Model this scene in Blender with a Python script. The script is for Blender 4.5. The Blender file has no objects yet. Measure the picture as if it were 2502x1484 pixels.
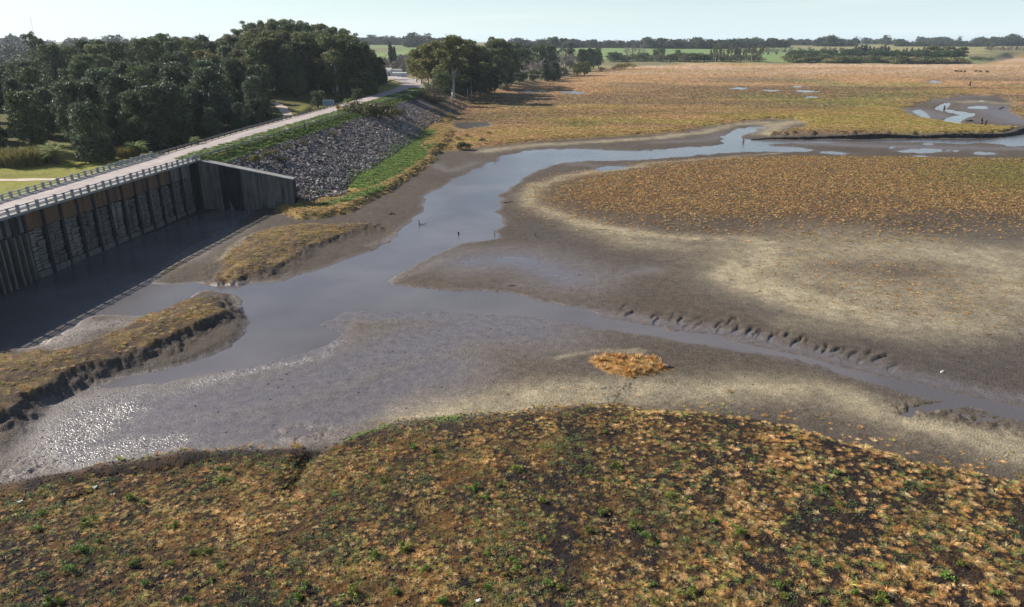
import bpy, bmesh, math, random
import numpy as np
from mathutils import Vector, Matrix, noise as mnoise
random.seed(7); RS = np.random.RandomState(11)
S = bpy.context.scene
COL = S.collection

# ------------------------------------------------------------------ camera, sky, sun, exposure
CAM_H, FPX, IW, IH, HOR = 36.0, 1740.0, 2502.0, 1484.0, 104.0
PITCH = math.atan((IH/2-HOR)/FPX)
cam_d = bpy.data.cameras.new('camera'); cam = bpy.data.objects.new('camera', cam_d); COL.objects.link(cam)
cam.location = (0, 0, CAM_H); cam.rotation_euler = (math.pi/2-PITCH, 0, 0)
cam_d.sensor_width = 36; cam_d.lens = 36*FPX/IW; cam_d.clip_start = 0.5; cam_d.clip_end = 60000
S.camera = cam
SUN_TO = Vector((-1.5, 0.55, 1.0)).normalized()
SUN_EL = math.asin(SUN_TO.z); SUN_AZ = math.atan2(SUN_TO.x, SUN_TO.y)
world = bpy.data.worlds.new('World'); S.world = world; world.use_nodes = True
nt = world.node_tree; nt.nodes.clear()
sky = nt.nodes.new('ShaderNodeTexSky'); sky.sky_type = 'NISHITA'; sky.sun_disc = False
sky.sun_elevation = SUN_EL; sky.sun_rotation = SUN_AZ; sky.altitude = 50
sky.air_density = 1.0; sky.dust_density = 0.6; sky.ozone_density = 2.2
bg = nt.nodes.new('ShaderNodeBackground'); bg.inputs['Strength'].default_value = 0.068
wo = nt.nodes.new('ShaderNodeOutputWorld')
mx = nt.nodes.new('ShaderNodeMix'); mx.data_type = 'RGBA'; mx.blend_type = 'MULTIPLY'; mx.inputs['Factor'].default_value = 1.0
mx.inputs['B'].default_value = (0.92, 0.98, 1.06, 1)
nt.links.new(sky.outputs[0], mx.inputs['A'])
# thin high cirrus streaks
tc = nt.nodes.new('ShaderNodeTexCoord'); mp = nt.nodes.new('ShaderNodeMapping')
mp.inputs['Rotation'].default_value = (0, 0, math.radians(6)); mp.inputs['Scale'].default_value = (1.2, 1.2, 26)
nz = nt.nodes.new('ShaderNodeTexNoise'); nz.inputs['Scale'].default_value = 1.7; nz.inputs['Detail'].default_value = 5
rp = nt.nodes.new('ShaderNodeValToRGB'); rp.color_ramp.elements[0].position = 0.5; rp.color_ramp.elements[1].position = 0.75
rp.color_ramp.elements[0].color = (0, 0, 0, 1); rp.color_ramp.elements[1].color = (0.30, 0.30, 0.30, 1)
mc = nt.nodes.new('ShaderNodeMix'); mc.data_type = 'RGBA'; mc.inputs['B'].default_value = (8.5, 8.7, 8.8, 1)
nt.links.new(tc.outputs['Generated'], mp.inputs['Vector']); nt.links.new(mp.outputs[0], nz.inputs['Vector'])
nt.links.new(nz.outputs['Fac'], rp.inputs[0]); nt.links.new(rp.outputs[0], mc.inputs['Factor'])
sx = nt.nodes.new('ShaderNodeSeparateXYZ'); nt.links.new(tc.outputs['Generated'], sx.inputs[0])
ex = nt.nodes.new('ShaderNodeMath'); ex.operation = 'MULTIPLY'; ex.inputs[1].default_value = -11.0; ab = nt.nodes.new('ShaderNodeMath'); ab.operation = 'ABSOLUTE'; nt.links.new(sx.outputs['Z'], ab.inputs[0]); nt.links.new(ab.outputs[0], ex.inputs[0])
e2 = nt.nodes.new('ShaderNodeMath'); e2.operation = 'EXPONENT'; nt.links.new(ex.outputs[0], e2.inputs[0]); e3 = nt.nodes.new('ShaderNodeMath'); e3.operation = 'MULTIPLY'; e3.inputs[1].default_value = 0.8; nt.links.new(e2.outputs[0], e3.inputs[0])
mh = nt.nodes.new('ShaderNodeMix'); mh.data_type = 'RGBA'; mh.inputs['B'].default_value = (7.5, 9.1, 9.8, 1); nt.links.new(e3.outputs[0], mh.inputs['Factor']); nt.links.new(mx.outputs['Result'], mh.inputs['A'])
nt.links.new(mh.outputs['Result'], mc.inputs['A']); nt.links.new(mc.outputs['Result'], bg.inputs['Color'])
nt.links.new(bg.outputs[0], wo.inputs[0])
sun_d = bpy.data.lights.new('sun', 'SUN'); sun_d.energy = 5.0; sun_d.angle = math.radians(0.4); sun_d.color = (1.0, 0.93, 0.83)
sun = bpy.data.objects.new('sun', sun_d); COL.objects.link(sun)
sun.rotation_euler = SUN_TO.to_track_quat('Z', 'Y').to_euler()
S.view_settings.view_transform = 'Standard'; S.view_settings.look = 'None'
S.view_settings.exposure = 0.85; S.view_settings.gamma = 1; S.view_settings.use_curve_mapping = False
S.cycles.max_bounces = 6; S.cycles.transparent_max_bounces = 4; S.cycles.volume_bounces = 0

# ------------------------------------------------------------------ helpers
def at(x, y, z=0.0):
    """world point at height z that the photograph shows at (x, y) of 2502 x 1484"""
    u = (x-IW/2)/FPX; v = -(y-IH/2)/FPX
    dx, dy, dz = u, math.cos(PITCH)+v*math.sin(PITCH), -math.sin(PITCH)+v*math.cos(PITCH)
    t = (z-CAM_H)/dz
    return (dx*t, dy*t)
def pix(x, y, z):
    yc = y*math.cos(PITCH)-(z-CAM_H)*math.sin(PITCH); vc = y*math.sin(PITCH)+(z-CAM_H)*math.cos(PITCH)
    return (IW/2+FPX*x/yc, IH/2-FPX*vc/yc)
def W(pts, z=0.0): return np.array([at(px, py, z) for px, py in pts])
def _h(xi, yi, s):
    h = (xi.astype(np.int64)*374761393+yi.astype(np.int64)*668265263+s*982451653) & 0xffffffff
    h = ((h ^ (h >> 13))*1274126177) & 0xffffffff
    return ((h ^ (h >> 16)) & 0xffff)/65535.0
def vn(x, y, s=0):
    xi = np.floor(x); yi = np.floor(y); fx = x-xi; fy = y-yi
    fx = fx*fx*(3-2*fx); fy = fy*fy*(3-2*fy)
    a = _h(xi, yi, s); b = _h(xi+1, yi, s); c = _h(xi, yi+1, s); d = _h(xi+1, yi+1, s)
    return (a*(1-fx)+b*fx)*(1-fy)+(c*(1-fx)+d*fx)*fy
def fbm(x, y, o=4, s=0):
    t = 0; a = 0.5; n = 0
    for i in range(o):
        t = t+a*vn(x*2**i+i*17.3, y*2**i-i*9.1, s+i*7); n += a; a *= 0.5
    return t/n*2-1
def ss(a, b, x):
    t = np.clip((x-a)/(b-a), 0, 1); return t*t*(3-2*t)
def lerp(a, b, t): return a*(1-t)+b*t
def seg_d(P0, P1, X, Y):
    dx, dy = P1[0]-P0[0], P1[1]-P0[1]; L = dx*dx+dy*dy+1e-9
    t = np.clip(((X-P0[0])*dx+(Y-P0[1])*dy)/L, 0, 1)
    return np.hypot(X-P0[0]-t*dx, Y-P0[1]-t*dy), t
def sdf(poly, X, Y, R=60.0):
    """signed distance to polygon, negative inside; beyond R just R"""
    poly = np.asarray(poly); lo = poly.min(0)-R; hi = poly.max(0)+R
    out = np.full(X.shape, R, float)
    m = (X > lo[0]) & (X < hi[0]) & (Y > lo[1]) & (Y < hi[1])
    if not m.any(): return out
    x = X[m]; y = Y[m]; d = np.full(x.shape, 1e9); ins = np.zeros(x.shape, bool)
    n = len(poly)
    for i in range(n):
        a = poly[i]; b = poly[(i+1) % n]
        d = np.minimum(d, seg_d(a, b, x, y)[0])
        c = ((a[1] > y) != (b[1] > y))
        if abs(b[1]-a[1]) > 1e-9:
            ins ^= c & (x < (b[0]-a[0])*(y-a[1])/(b[1]-a[1])+a[0])
    out[m] = np.where(ins, -d, np.minimum(d, R))
    return out
def pld(line, X, Y, R=60.0):
    line = np.asarray(line); lo = line.min(0)-R; hi = line.max(0)+R
    out = np.full(X.shape, R, float)
    m = (X > lo[0]) & (X < hi[0]) & (Y > lo[1]) & (Y < hi[1])
    if not m.any(): return out
    x = X[m]; y = Y[m]; d = np.full(x.shape, R)
    for i in range(len(line)-1): d = np.minimum(d, seg_d(line[i], line[i+1], x, y)[0])
    out[m] = d
    return out

# ------------------------------------------------------------------ plan of the place (world polygons)
ROAD_Z = 11.2
def ytab(pts, z=ROAD_Z): return W(pts, z)
NEAR = ytab([(0, 532), (200, 470), (368, 422), (478, 391), (700, 324), (880, 270), (1030, 220)])
FAR = ytab([(0, 492), (368, 386), (600, 318), (830, 256), (968, 217)])
def edge_x(tab, y):
    y = np.asarray(y, float); o = np.interp(y, tab[:, 1], tab[:, 0])
    s0 = 0.085
    return np.where(y < tab[0, 1], tab[0, 0]+(y-tab[0, 1])*s0, o)
DAM_Y0, DAM_Y1 = 40.0, float(NEAR[3, 1])
# the dam's crest edges are straight
FA0, FA1 = NEAR[0], NEAR[3]
def face_x(y): return FA1[0]+(y-FA1[1])*(FA1[0]-FA0[0])/(FA1[1]-FA0[1])
BA0, BA1 = FAR[0], FAR[1]
def back_x(y): return BA1[0]+(y-BA1[1])*(BA1[0]-BA0[0])/(BA1[1]-BA0[1])
# road centre line: (x, y, half width, z)
RC = []
for y in np.arange(40, DAM_Y1, 6.0): RC.append(((face_x(y)+back_x(y))/2, y, (face_x(y)-back_x(y))/2, ROAD_Z))
for y in np.arange(DAM_Y1+1, 425, 8.0):
    n_, f_ = float(edge_x(NEAR, y)), float(edge_x(FAR, y)); RC.append(((n_+f_)/2, y, (n_-f_)/2, ROAD_Z))
for (r, l, z) in [((1031, 213), (976, 212), 11.0), ((1029, 207), (988, 206.5), 10.8), ((1018, 199.5), (991, 202), 10.6), ((1000, 192), (983, 197.5), 10.4), ((975, 186.5), (963, 193.5), 10.2), ((945, 183), (940, 191.5), 10.0), ((880, 180), (880, 189.5), 9.8), ((700, 178), (700, 187), 9.6)]:
    a = at(*r, z); b = at(*l, z)
    RC.append(((a[0]+b[0])/2, (a[1]+b[1])/2, min(8.0, math.hypot(a[0]-b[0], a[1]-b[1])/2), z))
RC = np.array(RC)
def road_sd(X, Y):
    """distance to the road's centre line, signed (+ right), with half width and height there"""
    best = np.full(X.shape, 1e9); sgn = np.ones(X.shape); hw = np.full(X.shape, 6.0); zz = np.full(X.shape, ROAD_Z); al = np.zeros(X.shape)
    for i in range(len(RC)-1):
        d, t = seg_d(RC[i], RC[i+1], X, Y); m = d < best
        best = np.where(m, d, best)
        cr = (RC[i+1][0]-RC[i][0])*(Y-RC[i][1])-(RC[i+1][1]-RC[i][1])*(X-RC[i][0])
        sgn = np.where(m, np.where(cr > 0, -1, 1), sgn)
        hw = np.where(m, lerp(RC[i][2], RC[i+1][2], t), hw); zz = np.where(m, lerp(RC[i][3], RC[i+1][3], t), zz)
    return best*sgn, hw, zz

WATER = W([(370, 692), (400, 698), (505, 693), (610, 694), (685, 688), (700, 681), (780, 660), (850, 635), (920, 606), (960, 582), (975, 567), (1000, 551), (1003, 536), (1032, 520), (1041, 510), (1038, 498), (1030, 487), (1080, 456), (1150, 416), (1180, 406), (1205, 396), (1230, 381), (1290, 369), (1380, 364), (1450, 366), (1560, 370), (1680, 361), (1745, 357), (1765, 353), (1766, 345), (1762, 336), (1775, 328), (1800, 317), (1850, 306), (1861, 311), (1835, 325), (1806, 332), (1812, 341), (1900, 344), (2100, 341.5), (2300, 340), (2400, 340), (2450, 336), (2502, 326), (2700, 322),
           (2700, 354), (2502, 353), (2456, 353), (2403, 348.5), (2350, 351), (2243, 347.5), (2110, 347), (1976, 348.5), (1900, 352), (1843, 355), (1950, 361), (1999, 367), (1960, 371), (1843, 370), (1740, 374), (1720, 378), (1600, 388), (1500, 393), (1430, 393), (1380, 398), (1340, 405), (1290, 428), (1260, 450), (1225, 470), (1221, 480), (1226, 487), (1218, 500), (1212, 520), (1226, 540), (1222, 552), (1208, 566), (1206, 580), (1120, 597), (1080, 615), (1020, 645), (960, 675), (947, 686), (956, 696), (1000, 701), (1080, 708), (1150, 711), (1230, 716), (1310, 733), (1370, 746), (1424, 756), (1477, 773), (1555, 790), (1634, 806), (1713, 816), (1818, 840), (1923, 864), (2028, 890), (2134, 916), (2239, 937), (2344, 966), (2502, 995), (2750, 1050),
           (2750, 1100), (2502, 1029), (2370, 992), (2265, 971), (2186, 950), (2081, 924), (2028, 903), (1950, 879), (1845, 861), (1713, 842), (1555, 816), (1424, 795), (1340, 782), (1250, 769), (900, 759), (830, 768), (790, 795), (838, 815), (805, 845), (700, 872), (600, 897), (500, 918), (400, 935), (330, 940), (250, 950), (300, 925), (430, 898), (500, 876), (560, 852), (590, 824), (604, 795), (596, 760), (594, 735), (570, 718), (500, 708), (480, 714), (440, 742), (375, 768), (330, 772), (250, 768), (205, 775), (120, 845), (0, 870), (-200, 880), (-300, 800), (-100, 745), (0, 715), (200, 640), (450, 540), (490, 530), (560, 510), (640, 505), (600, 532), (530, 566), (470, 604), (400, 655), (368, 688)])
POOLS = [W(p) for p in [
    [(2008, 372), (2040, 371), (2088, 377), (2060, 379), (2015, 375)],
    [(2190, 369), (2230, 364), (2270, 366), (2350, 369), (2300, 371), (2265, 375), (2220, 372)],
    [(2173, 361), (2185, 359), (2195, 363), (2178, 365)], [(2256, 353), (2280, 350.5), (2302, 353), (2270, 356)],
    [(2378, 374), (2400, 371), (2437, 377), (2425, 380), (2385, 377)], [(2222, 382), (2250, 380), (2283, 384), (2250, 386)],
    [(1445, 412), (1490, 407), (1540, 408), (1515, 414), (1470, 416)], [(2451, 353), (2502, 350), (2600, 352), (2502, 358), (2460, 356)]]]
# plateaus with marsh vegetation: (polygon, height, edge width)
V1 = W([(-700, 1225), (-200, 1215), (0, 1190), (90, 1172), (200, 1152), (300, 1130), (440, 1108), (600, 1100), (740, 1100), (762, 1104), (785, 1100), (830, 1082), (900, 1060), (1000, 1034), (1150, 1022), (1300, 1006), (1500, 998), (1600, 1010), (1750, 1020), (1900, 1042), (2050, 1085), (2200, 1125), (2350, 1158), (2502, 1195), (2900, 1290), (3200, 1500), (2900, 2400), (1251, 4000), (-700, 2600)])
V2 = W([(1308, 482), (1325, 462), (1360, 448), (1420, 432), (1560, 411), (1700, 395), (1800, 386), (1900, 379), (2100, 381), (2300, 386), (2502, 390), (2900, 400), (2900, 610), (2502, 548), (2330, 560), (2200, 590), (2000, 590), (1850, 570), (1700, 570), (1560, 560), (1480, 548), (1400, 530), (1340, 512)])
V2D = W([(1308, 482), (1325, 462), (1360, 448), (1420, 432), (1560, 411), (1700, 395), (1800, 386), (1900, 379), (2100, 381), (2300, 386), (2502, 390), (2900, 400), (2900, 600), (2502, 556), (2380, 538), (2280, 552), (2150, 562), (2000, 556), (1850, 562), (1700, 556), (1480, 545), (1400, 530), (1340, 514)])
V7 = W([(1050, 384), (1075, 375), (1200, 361), (1300, 349), (1400, 343), (1500, 336), (1640, 328), (1720, 313), (1800, 301), (1880, 293), (1945, 294), (1980, 310), (1930, 324), (1860, 334), (2000, 331), (2200, 332), (2400, 331), (2440, 330), (2490, 320), (2470, 316), (2400, 308), (2330, 301), (2250, 290), (2215, 278), (2205, 270), (2240, 257), (2280, 245), (2340, 236), (2450, 233), (2502, 234), (2600, 236), (2650, 225), (3200, 200), (3200, 116), (700, 116), (900, 300), (1000, 330)])
V7R = W([(2502, 235), (2440, 238), (2478, 255), (2470, 275), (2500, 292), (2700, 300), (2700, 240)])
LAND = np.array([(-60, 330), (-48, 345), (-46, 400), (-40, 470), (-14, 560), (25, 680), (60, 800), (80, 930), (150, 1100), (300, 1275), (800, 1280), (1150, 1740), (9000, 1500), (9000, 16000), (-9000, 16000), (-9000, -3000), (-90, -3000), (-90, 330)], float)
SPIT = W([(-400, 870), (0, 857), (110, 851), (200, 838), (300, 800), (345, 776), (430, 739), (492, 722), (530, 724), (556, 733), (546, 750), (480, 792), (420, 822), (330, 853), (240, 884), (150, 918), (60, 962), (0, 1010), (-60, 1040), (-400, 1090)], 1.6)
SPITLOW = W([(-400, 870), (300, 805), (485, 713), (560, 720), (602, 785), (592, 822), (560, 850), (500, 874), (430, 896), (300, 922), (220, 945), (140, 985), (90, 1040), (60, 1085), (0, 1120), (-60, 1180), (-400, 1250)])
MND = W([(522, 662), (540, 640), (570, 602), (620, 567), (680, 547), (760, 541), (850, 541), (905, 538), (912, 548), (855, 556), (800, 578), (740, 602), (690, 632), (620, 660), (560, 676), (524, 676)], 1.3)
BANKV = W([(668, 512), (700, 495), (760, 482), (840, 470), (850, 440), (905, 412), (965, 368), (1010, 335), (1050, 300), (1060, 262), (1110, 255), (1110, 330), (1065, 385), (1010, 425), (965, 455), (900, 490), (850, 515), (790, 527), (735, 533), (690, 520)], 1.0)
ISLE = W([(1432, 885), (1450, 872), (1500, 866), (1560, 866), (1600, 876), (1638, 893), (1640, 905), (1600, 915), (1540, 925), (1490, 915), (1455, 900)], 0.3)
PITM = W([(112, 848), (200, 778), (250, 771), (330, 774), (375, 770), (300, 805), (200, 838)], 0.15)
PONDS = []   # (polygon, level)
for pl, z in [([(1106, 304), (1125, 299), (1165, 298), (1202, 302), (1196, 308), (1160, 311), (1135, 315), (1115, 312)], 1.15),
              ([(1245, 225), (1270, 222), (1320, 223), (1347, 226), (1300, 228)], 1.2), ([(1361, 225), (1400, 223), (1428, 226), (1415, 230), (1375, 228)], 1.2),
              ([(1780, 217), (1800, 213.5), (1828, 215), (1815, 219)], 1.2), ([(1858, 221), (1880, 219.5), (1911, 222), (1885, 224)], 1.2), ([(1936, 222), (1960, 220.5), (2006, 224.5), (1970, 226.5)], 1.2),
              ([(1965, 237), (1980, 235), (2006, 237), (1990, 239.5), (1972, 239)], 1.2), ([(1918, 212.5), (1945, 211), (1975, 213), (1945, 214.5)], 1.2), ([(2266, 200), (2282, 197), (2302, 202), (2280, 203.5)], 1.2),
              ([(2318, 249), (2322, 257), (2312, 268), (2340, 272), (2384, 279), (2382, 283), (2352, 292), (2346, 299), (2372, 306), (2355, 304), (2303, 296), (2318, 285), (2347, 281), (2308, 273), (2284, 268), (2290, 261), (2303, 255)], 0.32),
              ([(2366, 262), (2390, 260), (2413, 261), (2416, 265), (2390, 267), (2370, 266)], 0.32), ([(2385, 246), (2400, 245.5), (2407, 248), (2392, 249)], 0.32),
              ([(2225, 272), (2250, 268), (2262, 276), (2275, 290), (2250, 286)], 0.30)]:
    PONDS.append((W(pl, z), z))
GUL = [(W([(712, 1200), (735, 1150), (757, 1115), (775, 1092)], 1.0), 0.7, 0.9), (W([(1140, 1484), (1148, 1450), (1175, 1432), (1215, 1420), (1300, 1410)], 1.3), 0.22, 0.5),
       (W([(195, 1165), (260, 1152), (330, 1148), (400, 1137), (440, 1130), (510, 1118)], 1.0), 0.25, 0.45), (W([(180, 1210), (230, 1190)], 1.2), 0.3, 0.4)]
DARKLINES = []
def scarps():
    out = []
    rn = random.Random(4)
    for (x, y, l) in [(x+rn.uniform(-9, 9), y+rn.uniform(-4, 4)+rn.choice([0, 0, 7]), l*rn.uniform(.25, 1.1)) for x, y, l in sum([[q, (q[0]+17, q[1]+11, q[2]*.7)] for q in [(1520, 750, 30), (1585, 768, 34), (1615, 762, 40), (1655, 776, 30), (1690, 772, 45), (1742, 790, 36), (1772, 786, 34), (1800, 797, 36), (1830, 800, 36), (1858, 812, 36), (1893, 808, 34), (1928, 825, 40), (1960, 822, 34), (1990, 838, 36), (2028, 845, 34), (2062, 850, 30), (2082, 866, 36), (2118, 862, 36), (2150, 876, 36)]], [])]:
        k = rn.uniform(.3, 1.1); out.append((W([(x, y+8*k), (x+l*0.35, y+rn.uniform(-2, 3)), (x+l*0.8, y-6*k), (x+l*1.1, y-rn.uniform(0, 6)*k)], 0.3), rn.uniform(.35, 1.0)))
    return out
SCARPS = scarps()
BREAK = W([(2215, 1010), (2240, 996), (2290, 990), (2330, 984)], 0.2)
CROWK = W([(1555, 795), (1580, 789), (1620, 799), (1660, 812), (1713, 818), (1760, 826), (1818, 846), (1870, 858), (1923, 872), (2028, 897), (2134, 921), (2239, 942)], 0.1)
PALE = [(W(p), w, a) for p, w, a in [
    ([(1290, 500), (1340, 522), (1420, 548), (1520, 572), (1640, 585), (1760, 590)], 2.6, 0.85), ([(1292, 505), (1290, 475), (1320, 452), (1400, 432), (1480, 418), (1560, 408)], 2.2, 0.8),
    ([(1440, 560), (1560, 600), (1700, 610)], 4.0, 0.45), ([(1850, 600), (1880, 640), (1800, 665), (1830, 700), (1950, 735), (2100, 775), (2250, 805), (2400, 800), (2560, 760)], 5.6, 1.0), ([(1820, 650), (2000, 690), (2200, 740), (2450, 740)], 8.5, .62),
    ([(1850, 618), (2100, 610), (2300, 620), (2560, 640)], 9.5, 0.7), ([(2430, 640), (2480, 700), (2460, 780)], 9.0, 0.75), ([(1950, 790), (2150, 815), (2300, 840)], 3.0, 0.6),
    ([(1000, 1035), (1150, 1012), (1300, 985), (1450, 968), (1650, 962), (1850, 952), (2000, 962), (2150, 1010), (2300, 1050), (2502, 1105), (2800, 1200)], 3.0, 0.9),
    ([(1500, 950), (1700, 935), (1850, 925), (2000, 940)], 1.6, 0.6), ([(1370, 880), (1440, 862), (1560, 862)], 0.5, 0.5),
    ([(1180, 372), (1300, 357), (1450, 349), (1600, 340), (1720, 325), (1800, 305), (1880, 300)], 3.0, 0.75), ([(1880, 330), (1900, 305), (1940, 300)], 5.0, 0.8),
    ([(1560, 405), (1700, 392), (1800, 384), (1900, 376)], 1.2, 0.7), ([(2340, 252), (2400, 250), (2450, 255)], 6.0, 0.6),
    ([(545, 640), (600, 590), (680, 560)], 0.8, 0.5), ([(740, 530), (800, 515), (880, 500)], 1.6, 0.25), ([(400, 665), (500, 610), (600, 560)], 1.6, 0.35)]]
GRAVEL_GLINT = [(W(p), w, a) for p, w, a in [
    ([(60, 1150), (120, 1110), (180, 1060), (280, 1010)], 3.0, 1.0), ([(60, 1150), (200, 1120), (330, 1095), (420, 1085)], 2.0, 0.8), ([(130, 990), (300, 975), (400, 965)], 1.2, 0.25),  # pebbly mud at the left; its pale colour also stands in for glints
    ([(470, 945), (560, 918), (650, 898), (740, 882), (800, 862), (830, 838)], 1.0, 0.8), ([(150, 840), (220, 810), (300, 795)], 3.0, 0.9),
    ([(720, 1075), (780, 1060), (820, 1080)], 1.2, 0.4), ([(1000, 1010), (1080, 990), (1150, 960)], 1.5, 0.3), ([(960, 685), (1010, 665), (1080, 635)], 1.2, 0.35), ([(900, 600), (950, 585), (975, 570)], 1.0, 0.5)]]
WETB = [(W(p), w, a) for p, w, a in [
    ([(1160, 640), (1260, 635), (1330, 655), (1390, 680)], 6.5, 1.0), ([(600, 900), (700, 875), (790, 850), (820, 812), (805, 790), (850, 772), (1000, 770), (1200, 780), (1340, 790)], 2.6, 1.0), ([(1440, 685), (1520, 672), (1590, 662)], 2.2, 0.6), ([(1250, 700), (1400, 690)], 2.0, 0.4),
    ([(300, 1010), (500, 990), (700, 950), (850, 900), (1000, 850), (1150, 800), (1300, 800)], 7.5, 1.0), ([(350, 1060), (600, 1040), (800, 1000), (950, 950), (1080, 900)], 5.5, 1.0),
    ([(200, 1100), (450, 1070), (700, 1055), (900, 1000)], 3.5, 1.0), ([(1450, 765), (1600, 790), (1750, 812), (1900, 845), (2050, 880), (2200, 915), (2400, 960), (2560, 985)], 1.6, 0.75),
    ([(1980, 352), (2150, 358), (2300, 362), (2500, 364)], 5.0, 0.75), ([(1400, 402), (1480, 410), (1540, 405)], 3.0, 0.35), ([(1600, 350), (1720, 344), (1760, 330)], 3.0, 0.5),
    ([(2230, 272), (2260, 284), (2330, 292)], 12.0, 0.9), ([(2420, 262), (2460, 285), (2500, 300)], 14.0, 0.8), ([(2260, 250), (2330, 240), (2400, 236)], 8.0, 0.4),
    ([(1040, 400), (1100, 420), (1160, 400)], 2.0, 0.35), ([(560, 560), (470, 630)], 3.0, 0.3)]]
DARKM = [(W(p), w, a) for p, w, a in [
    ([(-50, 800), (150, 720), (450, 590), (590, 525), (640, 505)], 8.0, 1.0),  # pit mud coloured darker to deepen the dam's shadow
    ([(2560, 800), (2502, 860), (2400, 870), (2300, 880)], 9.0, 0.75), ([(1700, 700), (1850, 760), (2050, 820), (2250, 870)], 3.2, 0.55), ([(1400, 610), (1500, 640), (1700, 660)], 3.5, 0.5), ([(1300, 560), (1380, 600), (1420, 640)], 3.5, 0.5),
    ([(100, 1190), (300, 1160), (450, 1140), (620, 1125), (740, 1120)], 1.5, 0.9), ([(1150, 1030), (1100, 1060), (950, 1080)], 1.0, 0.6), ([(200, 900), (330, 868), (480, 810)], 1.0, 0.5),
    ([(2200, 1000), (2260, 1010), (2400, 1035)], 1.5, 0.6), ([(2200, 560), (2300, 570), (2420, 590)], 5.0, 0.5), ([(1380, 1320), (1400, 1380), (1410, 1440)], 1.2, 0.45), ([(1050, 1290), (1250, 1300), (1500, 1350)], 2.2, 0.3), ([(1900, 1280), (2100, 1300), (2300, 1330)], 2.2, 0.25), ([(0, 1330), (150, 1345)], 1.5, 0.4), ([(1800, 1020), (2000, 1090), (2200, 1180), (2502, 1280)], 1.8, 0.55)]]
GREEN = [(W(p), w, a) for p, w, a in [
    ([(860, 460), (920, 425), (985, 375), (1040, 335)], 4.5, 1.0), ([(880, 470), (950, 440), (1010, 400), (1045, 370)], 2.5, 0.9), ([(690, 500), (760, 490), (840, 480)], 1.5, 0.6), ([(800, 515), (870, 495), (930, 470)], 1.6, 0.9),
    ([(1080, 275), (1090, 290)], 6.0, 0.8), ([(1075, 1045), (1110, 1042)], 0.9, 1.0), ([(850, 1088), (900, 1070), (960, 1055)], 0.5, 0.8), ([(2502, 420), (2480, 450), (2440, 440)], 14.0, 0.7),
    ([(2200, 600), (2400, 700)], 3.0, 0.15), ([(1950, 200), (2100, 216), (2230, 210)], 25.0, 0.5), ([(1850, 240), (2050, 260), (2150, 240), (2250, 230)], 22.0, 0.6), ([(1500, 180), (1700, 176), (1900, 172)], 20.0, 0.3),
    ([(1400, 315), (1460, 300), (1560, 300)], 9.0, 0.35), ([(1250, 265), (1330, 270)], 8.0, 0.4), ([(2050, 290), (2300, 315)], 5.0, 0.3)]]

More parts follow.
